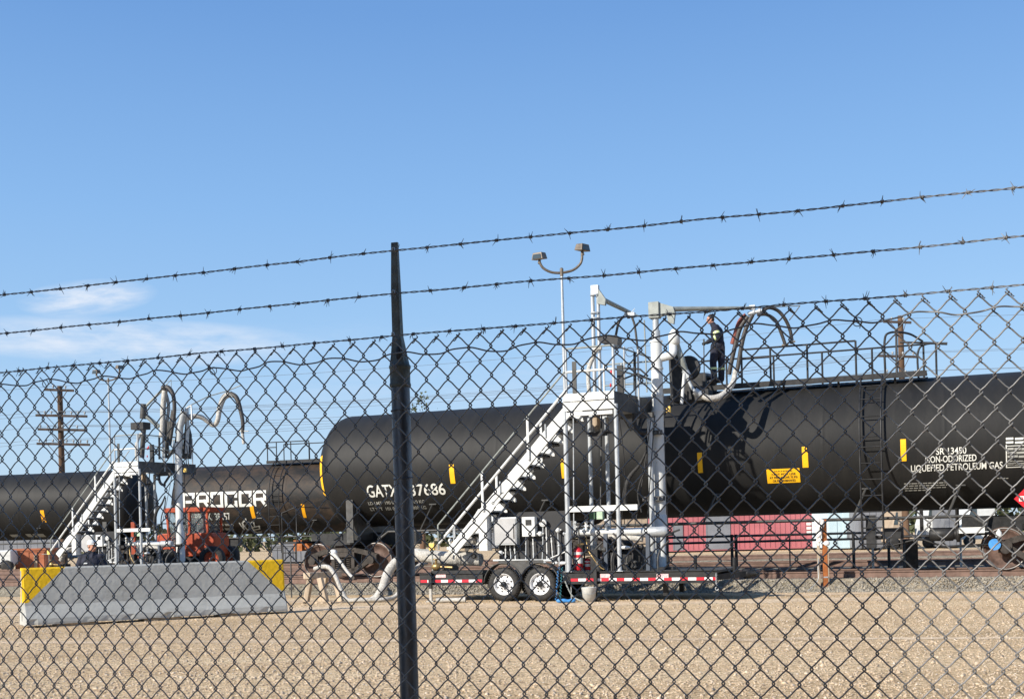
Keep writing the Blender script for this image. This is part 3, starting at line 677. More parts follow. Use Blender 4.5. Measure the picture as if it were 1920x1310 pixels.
# red diamond placard on its bracket, at the right end
q = TR1.pt(1925, 934, -1.62); m = MB(); m.prism([(q.x-.25, q.z), (q.x, q.z-.25), (q.x+.25, q.z), (q.x, q.z+.25)], -1.62, -1.60); pl = m.build('placard', M['red'], car1)
m = MB(); m.prism([(q.x-.15, q.z-.055), (q.x+.15, q.z-.055), (q.x+.15, q.z+.055), (q.x-.15, q.z+.055)], -1.626, -1.621); m.prism([(q.x-.05, q.z+.11), (q.x+.05, q.z+.11), (q.x, q.z+.19)], -1.626, -1.621); wb = m.build('white_band', M['white_letter'], pl)
m = MB(); m.bar((q.x, -1.59, q.z-.3), (q.x, -1.3, q.z-.9), .05, .03); m.build('placard_bracket', M['black'], car1)
gx, gy, f = glyphs('B', .02); m = MB(); m.add([(q.x-.13+u*.07, -1.6285, q.z-.035+v*.07) for u, v in zip(gx, gy)], f); m.build('placard_text', M['red'], pl)
# air brake gear under the right half
m = MB(); a = TR1.pt(1742, 1000, -1.0); b = TR1.pt(1800, 1000, -1.0)
m.lathe([(0,.08),(.04,.15),(.50,.15),(.52,.12),(.56,.12),(.58,.18),(.64,.18),(.66,.10),(.74,.05),(1.3,.03)], (a.x, -1.0, a.z-.02), 'x', 20); m.box((a.x-.5, -1.0, a.z+.1), (a.x+1.6, -.95, 1.62)) if False else None
m.build('brake_cylinder', M['black'], car1)
m = MB(); m.bar((a.x-.15, -1.0, a.z+.05), (a.x-.15, -1.1, 1.8), .08, .05); m.bar((a.x+.6, -1.0, a.z+.05), (a.x+.6, -1.1, 1.8), .08, .05); m.tube([(a.x-1.5, -.9, a.z-.05), (a.x, -1, a.z-.05)], .03); m.tube([(a.x-1.2,-.9,a.z-.35),(a.x-.6,-.9,a.z-.2),(a.x-.2,-.95,a.z-.1),(a.x+.3,-.95,a.z-.3),(a.x+1.6,-.9,a.z-.25)], .025)
m.box((a.x-1.35, -1.05, a.z-.3), (a.x-1.15, -.75, a.z+.45)); m.box((a.x-.95, -1.0, a.z-.1), (a.x-.55, -.7, a.z+.15)); m.build('brake_rigging', M['black'], car1)
m = MB(); q = TR1.pt(1865, 1020, -1.23); m.cyl((q.x, -1.21, q.z), (q.x, -1.24, q.z), .125, 24); m.build('bearing_cap', M['blue'], car1)
m = MB(); m.lathe([(0,.07),(.10,.06),(.17,.01)], (TR1.x(1873,1000,-1.15), -1.15, TR1.zz(1873,1006,-1.15)), 'z', 12); m.build('vent_cone', M['white'], car1)
m = MB(); q = TR1.pt(1816, 994, -1.25); m.box((q.x-.2, -1.25, q.z-.06), (q.x+.33, -1.2, q.z+.07)); m.build('white_plate', M['white'], car1)

# ---- second row: the PROCOR car and the car at its left
def moved(x): return Fr(TR2.X+x*TR2.c, TR2.Y-x*TR2.s, 13.5)
T2, T3 = moved(.2), moved(-16.24-5.39+.75)
car2 = make_car(T2, 'brown-dusted tank car with PROCOR in big white letters, behind the orange tractor', M['tank_brown'])
x2 = lambda px, py, ly=-.8: T2.x(px, py, ly)
walkway(car2, T2, x2(500,875), x2(760,862), [x2(502,870), x2(519,870), x2(546,870), x2(580,870)], x2(506,890,-1.5))
G_ = {'P': [[(.1,.1),(.1,.9),(.9,.9),(.9,.42),(.1,.42)]], 'R': [[(.1,.1),(.1,.9),(.9,.9),(.9,.45),(.1,.45)],[(.62,.45),(.9,.1)]], 'O': [[(.1,.1),(.1,.9),(.9,.9),(.9,.1),(.1,.1)]], 'C': [[(.9,.68),(.9,.9),(.1,.9),(.1,.1),(.9,.1),(.9,.32)]]}
st = []
for i, ch in enumerate('PROCOR'):
    for s_ in G_[ch]: st.append([(i/6+.006+x*.146, y) for x, y in s_])
tank_ribbons(T2, st, (341,921,501,951), .125, M['white_letter'], car2, 'lettering')
tank_letters(T2, 'PROX  38157', (366,961.5,432,974.5), M['white_letter'], car2, bold=.015)
for i in range(2):
    for a_, b_ in ((372,382),(385,395),(401,407),(412,419),(422,431),(434,438)): tank_patch(T2, (a_, 981+i*8.3, b_, 985+i*8.3), M['grey_letter'], car2, 'stencil_line')
tank_ribbons(T2, [[(0,.75),(.06,.35),(.16,.75),(.22,.3),(.34,.35)],[(.22,.8),(.3,.85)],[(.42,.95),(.40,.88)],[(.52,.2),(.58,.75),(.78,.8),(.72,.5),(.56,.45)],[(.72,.5),(.98,.55),(.9,.35),(.6,.3)],[(.42,.05),(.55,.12),(.6,0)],[(.7,.08),(.85,.1)]], (451,970,486,998), .06, M['white_letter'], car2, 'graffiti_tag')
tank_ribbons(T2, [[(.1,.9),(.1,.1),(.9,.1)],[(.5,.8),(.85,1),(.9,.4)]], (476,958,490,972), .04, M['grey_letter'], car2, 'chalk_mark')
for bx in ((470,948,477,971), (566,944,572,970)): tank_patch(T2, bx, M['orange_stripe'], car2, 'reflector_stripe')
car3 = make_car(T3, 'dark tank car at the far left edge, behind the pole with crossarms', M['tank'])
tank_patch(T3, (77,956,84,979), M['orange_stripe'], car3, 'reflector_stripe')
for bx in ((20,1001,35,1006), (50,1000,60,1006), (63,1000,84,1006)): tank_patch(T3, bx, M['grey_letter'], car3, 'stencil_line')
for px, s_ in ((106,1), (92,1)): pass
# ------------------------------------------------------------------ loading trailer with stair tower
_o = P(980, 1090, 25.5); _p = P(1066, 1070, 25.5)
UA = 22.0
U0 = Fr(_o.x, _o.y, UA); _x = U0.x(1066, 1070, 0)
U = Fr(_o.x+_x*U0.c, _o.y-_x*U0.s, UA)
u = lambda px, py, ly=0.0: U.pt(px, py, ly)
ux = lambda px, py=1000, ly=0.0: U.pt(px, py, ly).x
uz = lambda px, py, ly=0.0: U.pt(px, py, ly).z
D = 2.1
def make_unit(label):
    t = empty('loading_trailer', U, label, 'trailer', 'stair trailers for loading the tank cars')
    def B(m, name, mt, par=None, bv=0): return m.build(name, M[mt] if isinstance(mt, str) else mt, par or t, bv)
    zd = uz(1200, 1070); zb = uz(1200, 1093)
    xl, xm0, xm1, xr_ = ux(787,1083), ux(905,1083), ux(1062,1083), ux(1345,1080)
    # frame
    for y in (0, D):
        m = MB()
        for a, b in ((xl, xm0), (xm1, xr_)): m.box((a, y, zb), (b, y+.04, zd)); m.box((a, y-.03, zd-.012), (b, y+.06, zd+.003)); m.box((a, y-.03, zb-.003), (b, y+.06, zb+.012))
        m.box((xm0-.2, y+.27*(1 if y == 0 else -1), zb), (xm1+.2, y+.31*(1 if y == 0 else -1), zd)); B(m, 'side_beam', 'dark_grey' if y else 'black')
    m = MB(); m.box((xl, .04, zd-.05), (xm0, D, zd-.004)); m.box((xm0, .30, zd-.05), (xm1, D-.3, zd-.004)); m.box((xm1, .04, zd-.05), (xr_, D, zd-.004)); B(m, 'deck', 'dark_grey')
    m = MB(); x = xl
    while x < xr_: m.box((x, .30, zb+.01), (x+.07, D-.30, zd-.051)); x += .62
    B(m, 'crossmember', 'black')
    # red and white reflective tape
    for a, b in ((xl+.02, xm0-.02), (xm1+.1, xr_-.03)):
        x = a; k = 0
        while x < b-.05:
            w = .17; m = MB(); m.box((x, -.0005, zb+.055), (min(b, x+w), -.004, zb+.115)); B(m, 'reflective_tape', 'tape_red' if k % 2 == 0 else 'tape_white'); x += w; k += 1
    for px in (826, 1135, 1242):
        a = u(px, 1078); m = MB(); m.box((a.x-.12, -.005, a.z-.05), (a.x+.13, -.008, a.z+.03)); B(m, 'caution_decal', 'decal')
    # wheels
    rW = .375
    for px in (944, 1012):
        for y, s in ((.02, -1), (D-.24, 1)):
            a = u(px, 1096, .02); m = MB(); c = (a.x, y+.11, rW); prof = []
            for aa in np.linspace(-1, 1, 13): prof.append((.115*aa, rW-.055*abs(aa)**5))
            prof = [(-.105, .235)]+prof+[(.105, .235)]; m.lathe(prof, c, 'y', 40, False)
            for i in range(40):
                an = 2*PI*i/40; m.bar((c[0]+math.cos(an)*(rW-.002), c[1]-.1, c[2]+math.sin(an)*(rW-.002)), (c[0]+math.cos(an+.05)*(rW-.002), c[1]-.03, c[2]+math.sin(an+.05)*(rW-.002)), .022, .012, (math.cos(an), 0, math.sin(an)))
            w = B(m, 'wheel', 'rubber'); r_ = MB(); f = s
            r_.lathe([(.10*f, .238), (.108*f, .232), (.085*f, .215), (.03*f, .205), (.03*f, .17), (.075*f, .13), (.082*f, .07), (.085*f, .001)] if s < 0 else [(.10, .238), (.03, .2), (.03, .001)], c, 'y', 36, False)
            if s < 0:
                ro = B(r_, 'rim', 'rim', w); h = MB(); h.lathe([(-.075, .068), (-.135, .062), (-.15, .045), (-.152, .001)], c, 'y', 20, False)
                for i in range(8): an = 2*PI*i/8+.2; h.cyl((c[0]+math.cos(an)*.10, c[1]-.07, c[2]+math.sin(an)*.10), (c[0]+math.cos(an)*.10, c[1]-.105, c[2]+math.sin(an)*.10), .014, 8)
                B(h, 'hub', 'black', w); h = MB()
                for i in range(8): an = 2*PI*(i+.5)/8; h.ell((c[0]+math.cos(an)*.165, c[1]-.040, c[2]+math.sin(an)*.165), (.022, .012, .022), 10, 6)
                B(h, 'vent_holes', 'black', w)
            else: B(r_, 'rim', 'black', w)
    m = MB()       # double-hump fender
    xs_ = [u(944,1096).x, u(1012,1096).x]; rr = .45
    for cx in xs_:
        n = 14; vs = []
        for i in range(n+1):
            an = PI*(.02+.96*i/n); x_ = cx+rr*math.cos(an); z_ = rW+.02+rr*math.sin(an)
            x_ = min(x_, sum(xs_)/2) if cx < sum(xs_)/2 else max(x_, sum(xs_)/2)
            vs += [(x_, -.03, z_), (x_, .28, z_)]
        m.add(vs, [(2*i, 2*i+1, 2*i+3, 2*i+2) for i in range(n)], True); m.tube([vs[2*i] for i in range(n+1)], .012, 6)
    m.prism([(xs_[0]-.1, .83), (xs_[0]+.2, .80), (sum(xs_)/2, .60), (xs_[1]-.2, .80), (xs_[1]+.1, .83), (xs_[1]+.1, .9), (xs_[0]-.1, .9)], -.01, .0); B(m, 'fender', 'dark_grey')
    # jacks and legs
    for px, pt_, pb in ((808, 1072, 1129), (1117, 1066, 1131)):
        a = u(px, pt_, -.03); m = MB(); m.box((a.x-.035, -.10, .30), (a.x+.035, -.03, a.z)); o = B(m, 'jack_leg', 'black'); m = MB(); m.box((a.x-.028, -.09, .03), (a.x+.028, -.04, .30)); m.box((a.x-.09, -.13, .0), (a.x+.09, 0, .03)); B(m, 'foot', 'wrap' if px == 808 else 'black', o)
    a = ux(1240, 1090); m = MB(); m.box((a-.05, .3, .1), (a+.05, .4, zb)); B(m, 'jack_leg', 'black'); m = MB(); m.box((a-.05, 1.7, .1), (a+.05, 1.8, zb)); B(m, 'jack_leg', 'black')
    a = ux(1068, 1100); m = MB(); m.cyl((a, .1, .02), (a, .1, zb), .012, 8); B(m, 'thin_rod', 'galv')
    # tongue and coupler
    m = MB(); a = u(1345, 1080, .0); b = u(1400, 1076, D/2)
    m.bar((xr_-.3, .1, zb+.08), (b.x, D/2-.05, zb+.14), .07, .12); m.bar((xr_-.3, D-.1, zb+.08), (b.x, D/2+.05, zb+.14), .07, .12); m.cyl((b.x-.25, D/2, .42), (b.x-.25, D/2, .86), .045, 12); B(m, 'tongue', 'black')
    m = MB(); m.lathe([(0, .05), (.05, .10), (.16, .10), (.2, .06), (.30, .05)], (b.x-.1, D/2, zb+.14), 'x', 14); m.torus((b.x+.25, D/2, zb+.14), .07, .02, 'z', 16, 6); B(m, 'hitch', 'black')
    m = MB(); p0 = u(1343, 1075, -.02); p1 = u(1343, 1100, -.02); z = p0.z; k = 0
    while z > p1.z: m.torus((p0.x, -.04, z), .016, .005, 'y' if k % 2 else 'x', 10, 5); z -= .026; k += 1
    m.torus((p0.x+.01, -.04, p1.z-.03), .032, .009, 'y', 14, 6); B(m, 'safety_chain', 'galv')
    # ---- tower posts
    zp1 = uz(1110, 735); zp0 = uz(1110, 768)
    xP0, xP1 = 0.0, ux(1152, 760)
    xB = ux(1239, 990, 1.95)
    def pipe(name, x, y, z0, z1, r, mt='galv'):
        m = MB(); m.cyl((x, y, z0), (x, y, z1), r, 18); m.box((x-.09, y-.09, z0), (x+.09, y+.09, z0+.012)); return B(m, name, mt)
    pipe('tower_post', 0, .03, zd, zp0, .052); pipe('tower_post', xP1+.02, .03, zd, zp0+.1, .047)
    xa_, xb_ = ux(1108, 900, 1.7), ux(1140, 900, 1.7)
    pipe('tower_post', xa_, 1.7, zd, zp0, .048, 'galv'); pipe('tower_post', xb_, 1.7, zd, zp0, .048, 'galv'); pipe('tower_post', ux(1221, 900, 1.7), 1.7, zd, zp0, .062)
    m = MB(); zc = uz(1140, 952, .03)
    m.box((0.05, .01, zc-.06), (ux(1216, 952, .9), .07, zc+.06)); m.box((.0, .07, zc-.05), (.06, 1.7, zc+.05)); B(m, 'cross_beam', 'white')
    # platform: front channel, rear part reaching right under the loading arms
    xE = ux(1230, 755, 2.4)
    m = MB(); m.box((-.03, -.02, zp1-.16), (xP1, .04, zp1)); m.box((-.03, -.05, zp1-.17), (xP1, .04, zp1-.145)); m.box((-.03, -.02, zp0), (xP1, .03, zp0+.19)); m.box((.02, .0, zp0-.11), (xP1-.05, .05, zp0-.03)); B(m, 'platform_fascia', 'white', None, .004)
    m = MB(); m.add([(xP1,.03,zp0-.02),(xE,2.4,zp0-.02),(xE,2.4,zp1),(xP1,.03,zp1),(xP1-.02,.10,zp0-.02),(xE-.03,2.42,zp0-.02),(xE-.03,2.42,zp1),(xP1-.02,.10,zp1)], [(0,1,2,3),(7,6,5,4),(0,4,5,1),(1,5,6,2),(2,6,7,3),(3,7,4,0)])
    m.box((xE-.05, 2.4, zp0-.02), (xE, 2.9, zp1)); B(m, 'platform_edge', 'dark_grey')
    m = MB(); m.add([(0,.05,zp1-.03),(xP1,.05,zp1-.03),(xE-.02,2.4,zp1-.03),(xE-.02,2.9,zp1-.03),(0,2.9,zp1-.03),(0,.05,zp1),(xP1,.05,zp1),(xE-.02,2.4,zp1),(xE-.02,2.9,zp1),(0,2.9,zp1)], [(4,3,2,1,0),(5,6,7,8,9),(0,1,6,5),(1,2,7,6),(2,3,8,7),(3,4,9,8),(4,0,5,9)])
    for y in (.5, 1.0, 1.6, 2.2): m.box((.02, y, zp0+.02), (min(xE-.06, xP1+y*(xE-xP1)/2.45-.06), y+.05, zp1-.035))
    B(m, 'platform_deck', 'galv')
    m = MB(); m.bar((xP1+.05, .15, zp0), (xP1+.25, .4, zp0-.45), .05, .05); B(m, 'platform_bracket', 'dark_grey'); m = MB(); m.bar((xE-.1, 1.6, zp0), (xE-.1, 1.2, zp0-.4), .06, .06)
    m.box((ux(1165,765,1.2), 1.1, zp0-.12), (ux(1225,765,1.2), 1.25, zp0-.02)); B(m, 'platform_bracket', 'dark_grey')
    # platform railing
    zt = uz(1110, 650); zm = uz(1110, 694); r = .02
    ring = [(.06,.0), (xP1,.0), (xE-.03,2.38), (xE-.03,2.75), (.06,2.7)]
    m = MB()
    for a, b in zip(ring[:-1], ring[1:]):
        for z in (zt, zm): m.tube([(*a, z), (*b, z)], r, 8)
    B(m, 'guard_rail', 'grey_boom')
    for i, (x, y) in enumerate(ring+[(.35*xP1+.1, 2.7), ((xP1+xE)/2, 1.2), (xP1*.62, .0)][:2]):
        m = MB(); m.cyl((x, y, zp1), (x, y, zt), .024 if i != 1 else .035, 10); B(m, 'rail_post', 'galv' if i != 4 else 'white')
    m = MB(); m.tube([(.05, .0, zm), (xP1, .0, zm)], .026, 8); B(m, 'front_rail', 'white')
    a = u(1077, 705, .0); m = MB(); m.box((a.x-.04, -.03, zp1), (a.x+.05, .0, uz(1077,678))); B(m, 'gate_plate', 'dark_grey')
    a = u(1140, 638, .3); m = MB(); m.prism([(a.x-.24, a.z+.05), (a.x-.20, a.z+.10), (a.x+.18, a.z+.10), (a.x+.22, a.z+.04), (a.x+.20, a.z-.13), (a.x+.06, a.z-.15), (a.x+.0, a.z-.05), (a.x-.16, a.z-.04)], .30, .62); B(m, 'canopy_box', 'black')
    # ---- stair
    p = lambda px, py, y=.0: U.pt(px, py, y)
    s0, s1 = p(846, 1034), p(1062, 772)
    dv = (s1-s0).normalized(); y0, y1 = .0, .78
    for y in (y0, y1):
        m = MB(); m.bar((s0.x, y, s0.z), (s1.x, y, s1.z), .012, .23 if y == 0 else .09, (0,0,1))
        if y: m.build('stringer', M['dark_grey'], t); continue
        nrm = Vector((-dv.z, 0, dv.x))
        for k in (-1, 1): m.bar(Vector((s0.x, y+.02, s0.z))+nrm*.112*k, Vector((s1.x, y+.02, s1.z))+nrm*.112*k, .05, .008)
        B(m, 'stringer', 'white')
    n = 12
    for i in range(n):
        q = s0+(s1-s0)*((i+.6)/n); m = MB(); m.box((q.x-.12, .02, q.z-.02), (q.x+.12, y1-.01, q.z+.012)); m.box((q.x+.10, .02, q.z-.05), (q.x+.12, y1-.01, q.z-.02))
        m.prism([(q.x-.12, q.z+.012), (q.x+.03, q.z+.19), (q.x+.22, q.z+.012), (q.x+.22, q.z-.045), (q.x-.05, q.z-.045)], y1-.012, y1-.006); m.prism([(q.x+.02, q.z+.0), (q.x+.15, q.z+.0), (q.x+.15, q.z-.03), (q.x+.05, q.z-.05)], .006, .014); m.m = 1; m.box((q.x-.05, .04, q.z-.08), (q.x+.12, y1-.03, q.z-.021)); m.build('tread', [M['white'], M['black']], t)
    for y, off in ((-.02, 0), (y1+.02, 0)):
        m = MB(); b0, b1 = p(822, 984), p(988, 783); sl = (b1.z-b0.z)/(b1.x-b0.x); end = Vector((.03, 0, 0)); end.z = b0.z+(end.x-b0.x)*sl
        if y < 0: m.tube([(b0.x, y, p(822,1030).z), (b0.x, y, b0.z), (end.x, y, min(end.z, zt))], .021, 8); o = B(m, 'handrail', 'grey_boom')
        else: m.tube([(b0.x, y, p(822,1030).z), (b0.x, y, b0.z), (end.x, y, min(end.z, zt))], .018, 8); o = B(m, 'handrail', 'galv')
        m = MB(); c0 = p(824, 1018); m.tube([(c0.x, y, c0.z), (end.x, y, c0.z+(end.x-c0.x)*sl)], .032 if y < 0 else .024, 8); B(m, 'mid_rail', 'white' if y < 0 else 'galv')
        for px, pt_, pb in ((905, 885, 958), (990, 783, 862)):
            a, b = p(px, pt_), p(px, pb); m = MB(); m.bar((a.x, y-.02, b.z), (a.x, y-.02, a.z), .05, .035, (0,1,0)); B(m, 'baluster', 'white')
        for px, pt_, pb in ((853, 968, 1008), (938, 890, 925), (1023, 783, 820)):
            a, b = p(px, pt_+12), p(px, pb); m = MB(); m.cyl((a.x, y, b.z), (a.x, y, a.z), .018, 8); B(m, 'baluster', 'galv')
    m = MB(); a = p(905, 958); m.prism([(a.x-.1, a.z+.05), (a.x+.28, a.z+.05), (a.x+.1, a.z-.12), (a.x-.22, a.z-.12)], -.012, -.006); B(m, 'gusset', 'white')
    a, b = p(926, 941), p(938, 925); m = MB(); m.tube([Vector((a.x, -.02, a.z)), Vector((b.x+.02, -.02, b.z+.0)), Vector((b.x+.08, -.02, b.z+.03))], .006, 5); m.torus((a.x-.02, -.02, a.z-.02), .025, .005, 'y', 12, 5); B(m, 'hook_latch', 'black')
    # ---- cabinets
    def pbox(name, px0, py0, px1, py1, ya, yb, mt, bv=.004): 
        a, b = p(px0, py0, ya), p(px1, py1, ya); m = MB(); m.box((a.x, ya, a.z), (b.x, yb, b.z)); return B(m, name, mt, None, bv)
    pbox('backboard', 934, 961, 1064, 1052, .42, .46, 'panel_dark', .0)
    pbox('stair_foot_box', 897, 965, 914, 1032, .02, .3, 'white'); 
    cb = pbox('control_cabinet', 924, 970, 969, 1021, .2, .41, 'galv', .01)
    a, b = p(926.5, 972.5, .19), p(967, 1018, .19); m = MB(); m.box((a.x, .188, a.z), (b.x, .199, b.z)); B(m, 'cabinet_door', 'door_grey', cb, .004); m = MB(); m.box((b.x-.05, .175, a.z-.12), (b.x-.03, .187, b.z+.1)); B(m, 'latch', 'dark_grey', cb)
    cb = pbox('meter_box', 978, 969, 1003, 1005, .24, .41, 'white', .008)
    a, b = p(985, 974, .23), p(996, 984, .23); m = MB(); m.box((a.x, .230, a.z), (b.x, .239, b.z)); B(m, 'display', 'black', cb); 
    a = p(1017, 980, .3); m = MB(); m.lathe([(0,.085), (-.03,.09), (-.05,.085), (-.052,.07)], (a.x, .36, a.z), 'y', 24); g = B(m, 'pressure_gauge', 'galv'); m = MB(); m.lathe([(-.053,.07),(-.054,.001)], (a.x, .36, a.z), 'y', 24, False); B(m, 'dial', 'white', g); m = MB(); m.bar((a.x, .303, a.z), (a.x+.04, .303, a.z+.035), .008, .004); m.torus((a.x,.304,a.z), .05, .004, 'y', 20, 4); B(m, 'needle', 'black', g)
    for i, (px, py0, py1) in enumerate(((948,1021,1052), (956,1021,1050), (964,1021,1050), (986,1005,1052), (999,1005,1052), (1018,988,1052), (1024,988,1052), (1046,998,1050), (1033,1000,1048), (1062,985,1040))):
        a, b = p(px, py0, .33), p(px, py1, .33); m = MB(); dx = random.uniform(-.04, .04); m.smooth([(a.x, .33, a.z), (a.x+dx*.3, .33, a.z*.6+b.z*.4), (a.x+dx, .3, b.z)], .013, 8, 3)
        for q in (.3, .7): m.cyl((a.x+dx*q, .33, a.z*(1-q)+b.z*q-.02), (a.x+dx*q, .33, a.z*(1-q)+b.z*q+.02), .021, 8)
        B(m, 'conduit', 'galv' if i % 2 else 'white')
    m = MB(); a, b = p(925, 1050, .3), p(1035, 1050, .3); m.cyl((a.x, .3, a.z), (b.x, .3, b.z), .024, 10); m.cyl((b.x-.1, .28, a.z), (p(1062,1033,.28).x, .28, p(1062,1033,.28).z), .014, 8); B(m, 'conduit', 'white')
    for px in (965, 987, 1018, 1040, 1056):
        a = p(px, 1055, .12); m = MB(); m.lathe([(-.07,.02),(-.05,.035),(.05,.035),(.07,.02)], (a.x, .12, a.z), 'x', 12); B(m, 'marker_lamp', 'white')
    for px, py in ((939,1036),(1013,1000),(1046,993)): a = p(px, py, .3); m = MB(); m.lathe([(-.05,.03),(-.03,.05),(.03,.05),(.05,.03)], (a.x, .3, a.z), 'z', 12); m.cyl((a.x-.08,.3,a.z),(a.x+.08,.3,a.z),.015,8); B(m, 'valve_body', 'white')
    # ---- wrapped suction pipe and gear at left
    w = lambda px, py, y=.5: U.pt(px, py, y)
    m = MB(); m.smooth([w(752,1052,.45), w(775,1040,.45), w(800,1042,.45), w(835,1046,.45), w(870,1046,.5), w(902,1049,.5)], [.10,.15,.145,.16,.165,.14], 16, 5); B(m, 'wrapped_pipe', 'wrap')
    m = MB(); m.smooth([w(842,1050,.45), w(852,1030,.45), w(866,1018,.45), w(893,1012,.5)], [.09,.11,.10,.08], 14, 5); B(m, 'wrapped_elbow', 'wrap')
    m = MB(); a = w(844, 1013, .3); m.ell(a, (.045,.045,.05), 14, 10); m.cyl(a, a-Vector((0,0,.16)), .025); m.lathe([(-.03,.08),(.03,.08)], a-Vector((0,0,.17)), 'z', 14); B(m, 'valve', 'white')
    m = MB(); a = w(818, 1062, .15); m.lathe([(-.1,.05),(-.05,.085),(.05,.085),(.1,.05)], a, 'x', 14); m.cyl(a, a+Vector((0,0,.17)), .03); m.torus(a+Vector((0,0,.17)), .07, .012, 'z', 16, 6); m.cyl(a, a+Vector((.4,.0,-.02)), .03); B(m, 'gate_valve', 'brass')
    m = MB(); a = w(862, 1050, .1)
    for k in range(3): m.smooth([(a.x-.07+k*.05, .12-k*.01, a.z+.12), (a.x-.09+k*.03, .1, a.z-.03), (a.x-.02, .1, a.z-.14-k*.01), (a.x+.05-k*.02, .1, a.z-.02), (a.x+.03, .1, a.z+.12)], .007, 6, 5)
    B(m, 'coiled_lanyard', 'hose')
    a = w(885, 1042, .2); m = MB(); m.lathe([(0,.055),(-.05,.055),(-.06,.04)], (a.x,.33,a.z), 'y', 18); B(m, 'pipe_cap', 'black')
    m = MB(); m.box((w(808,1068,.1).x, .1, zd), (w(905,1068,.1).x, .35, zd+.06)); m.box((w(835,1068,.6).x, .4, zd), (w(850,1068,.6).x, .9, zd+.15)); B(m, 'pipe_rack', 'black')
    a, b = w(806, 1018, .1), w(813, 1031, .1); m = MB(); m.box((a.x-.02, .08, a.z), (b.x+.02, .16, b.z)); o = B(m, 'amber_lamp', 'lens_yellow', None, .01); m = MB(); m.cyl(((a.x+b.x)/2, .12, zd), ((a.x+b.x)/2, .12, b.z), .015, 8); m.cyl(((a.x+b.x)/2-.35, .12, b.z+.02), ((a.x+b.x)/2, .12, b.z+.02), .010, 6); B(m, 'lamp_stalk', 'grey_boom', o)
    # ---- manifold under the tower
    v = lambda px, py, y=.7: U.pt(px, py, y)
    m = MB(); a, b = v(1074, 998), v(1212, 995); m.cyl(a, b, .075, 18)
    for q in (.02, .3, .36, .62, .68): c = a+(b-a)*q; m.lathe([(-.02,.105),(.02,.105)], c, 'x', 18)
    B(m, 'manifold_pipe', 'white')
    m = MB(); a = v(1205, 997, .6); m.lathe([(0,.05),(.03,.09),(.09,.115),(.50,.115),(.55,.08)], a, 'x', 20); B(m, 'strainer', 'galv')
    m = MB(); a, b = v(1120, 1003), v(1205, 1010); m.cyl(a, b, .06, 16); m.cyl(v(1165,1003), v(1240,1003,1.6), .045, 14); m.smooth([v(1120,985), v(1118,1003), v(1114,1030)], .05, 12, 4); B(m, 'branch_pipe', 'wrap')
    m = MB(); a, b = v(1106, 960, .65), v(1117, 973, .65); m.box((a.x, .6, a.z), (b.x, .75, b.z)); o = B(m, 'actuator', 'green', None, .01); m = MB(); a, b = v(1118, 959, .65), v(1131, 973, .65); m.box((a.x, .61, a.z), (b.x, .74, b.z)); B(m, 'actuator_cap', 'pale_green', o, .01); 
    m = MB()
    for px, py in ((1099,978),(1136,976),(1078,980)): a = v(px, py, .6); m.ell(a, .045, 12, 8); m.cyl(a, a-Vector((0,0,.18)), .03, 10); m.cyl(a-Vector((.09,0,.09)), a+Vector((.09,0,-.09)), .02, 8)
    B(m, 'bleed_valve', 'white')
    m = MB(); m.torus(v(1172, 1042, .3), .17, .022, 'y', 26, 8); m.smooth([v(1172,1025,.3), v(1160,1010,.4), v(1150,1000,.6)], .022, 8, 4); B(m, 'hose_loop', 'hose')
    m = MB(); a = v(1172, 1026, .28); m.ell(a, (.13,.06,.04), 14, 8); B(m, 'hose_hanger', 'white')
    for px, y in ((1216, .35), (1225, 1.7), (1137, .5)):
        a = v(px, 1068, y); m = MB(); m.box((a.x-.04, y-.04, zd), (a.x+.04, y+.04, uz(px, 1000, y))); B(m, 'support_stand', 'stand_blue')
    m = MB(); a, b = v(1108, 1030, .35), v(1122, 1066, .35); m.box((a.x, .3, zd), (b.x, .5, a.z)); m.lathe([(0,.1),(.2,.12),(.25,.06)], (b.x, .4, zd), 'z', 14); B(m, 'pump_motor', 'black')
    m = MB(); m.smooth([v(1098,1005,.4), v(1103,1030,.35), v(1112,1045,.3), v(1125,1062,.3), v(1133,1067,.3)], .016, 8, 5); B(m, 'drain_hose', 'brass')
    m = MB(); m.smooth([v(1056,1075,-.05), v(1062,1095,-.06), v(1075,1118,-.08), v(1100,1130,-.1)], .018, 8, 5); B(m, 'drain_hose', 'grey_boom')
    m = MB(); m.box((v(1235,1068,.8).x, .8, zd), (v(1262,1068,.8).x, 1.2, zd+.05)); B(m, 'deck_plate', 'black'); m = MB(); m.cyl(v(1304,1040,1.0), v(1304,1070,1.0), .035, 10); B(m, 'deck_stub', 'black')
    # ---- columns and loading arms
    m = MB(); q = lambda px, py, y=1.95: U.pt(px, py, y)
    a, b = q(1241, 989), q(1238, 640); m.tube([(xB, 1.95, zd), (xB, 1.95, b.z)], .128, 24); m.lathe([(0,.15),(.28,.15),(.30,.13)], (xB, 1.95, a.z), 'z', 24)
    for zz in (b.z, b.z-.6, b.z-1.2, q(1239,770).z, q(1240,840).z): m.lathe([(-.02,.145),(.02,.145)], (xB, 1.95, zz), 'z', 24)
    B(m, 'arm_column', 'white')
    m = MB(); c = q(1236, 575); m.cyl((xB, 1.95, b.z), (xB, 1.95, c.z), .07, 18); m.cyl((xB, 1.95, b.z-.0), (xB, 1.95, b.z+.25), .095, 18); B(m, 'arm_mast', 'galv')
    xh = q(1412, 577, 3.2)
    m = MB(); yb = 1.95; hz = c.z
    m.box((xB-.13, yb-.12, hz-.25), (xB+.1, yb+.12, hz+.10)); m.prism([(xB+.05, hz+.10), (xB+.42, hz-.04), (xB+.45, hz-.16), (xB+.05, hz-.24)], yb-.06, yb+.06); m.prism([(xB+.26, hz-.15), (xB+.46, hz-.15), (xB+.42, hz-.42), (xB+.3, hz-.38)], yb-.05, yb+.05)
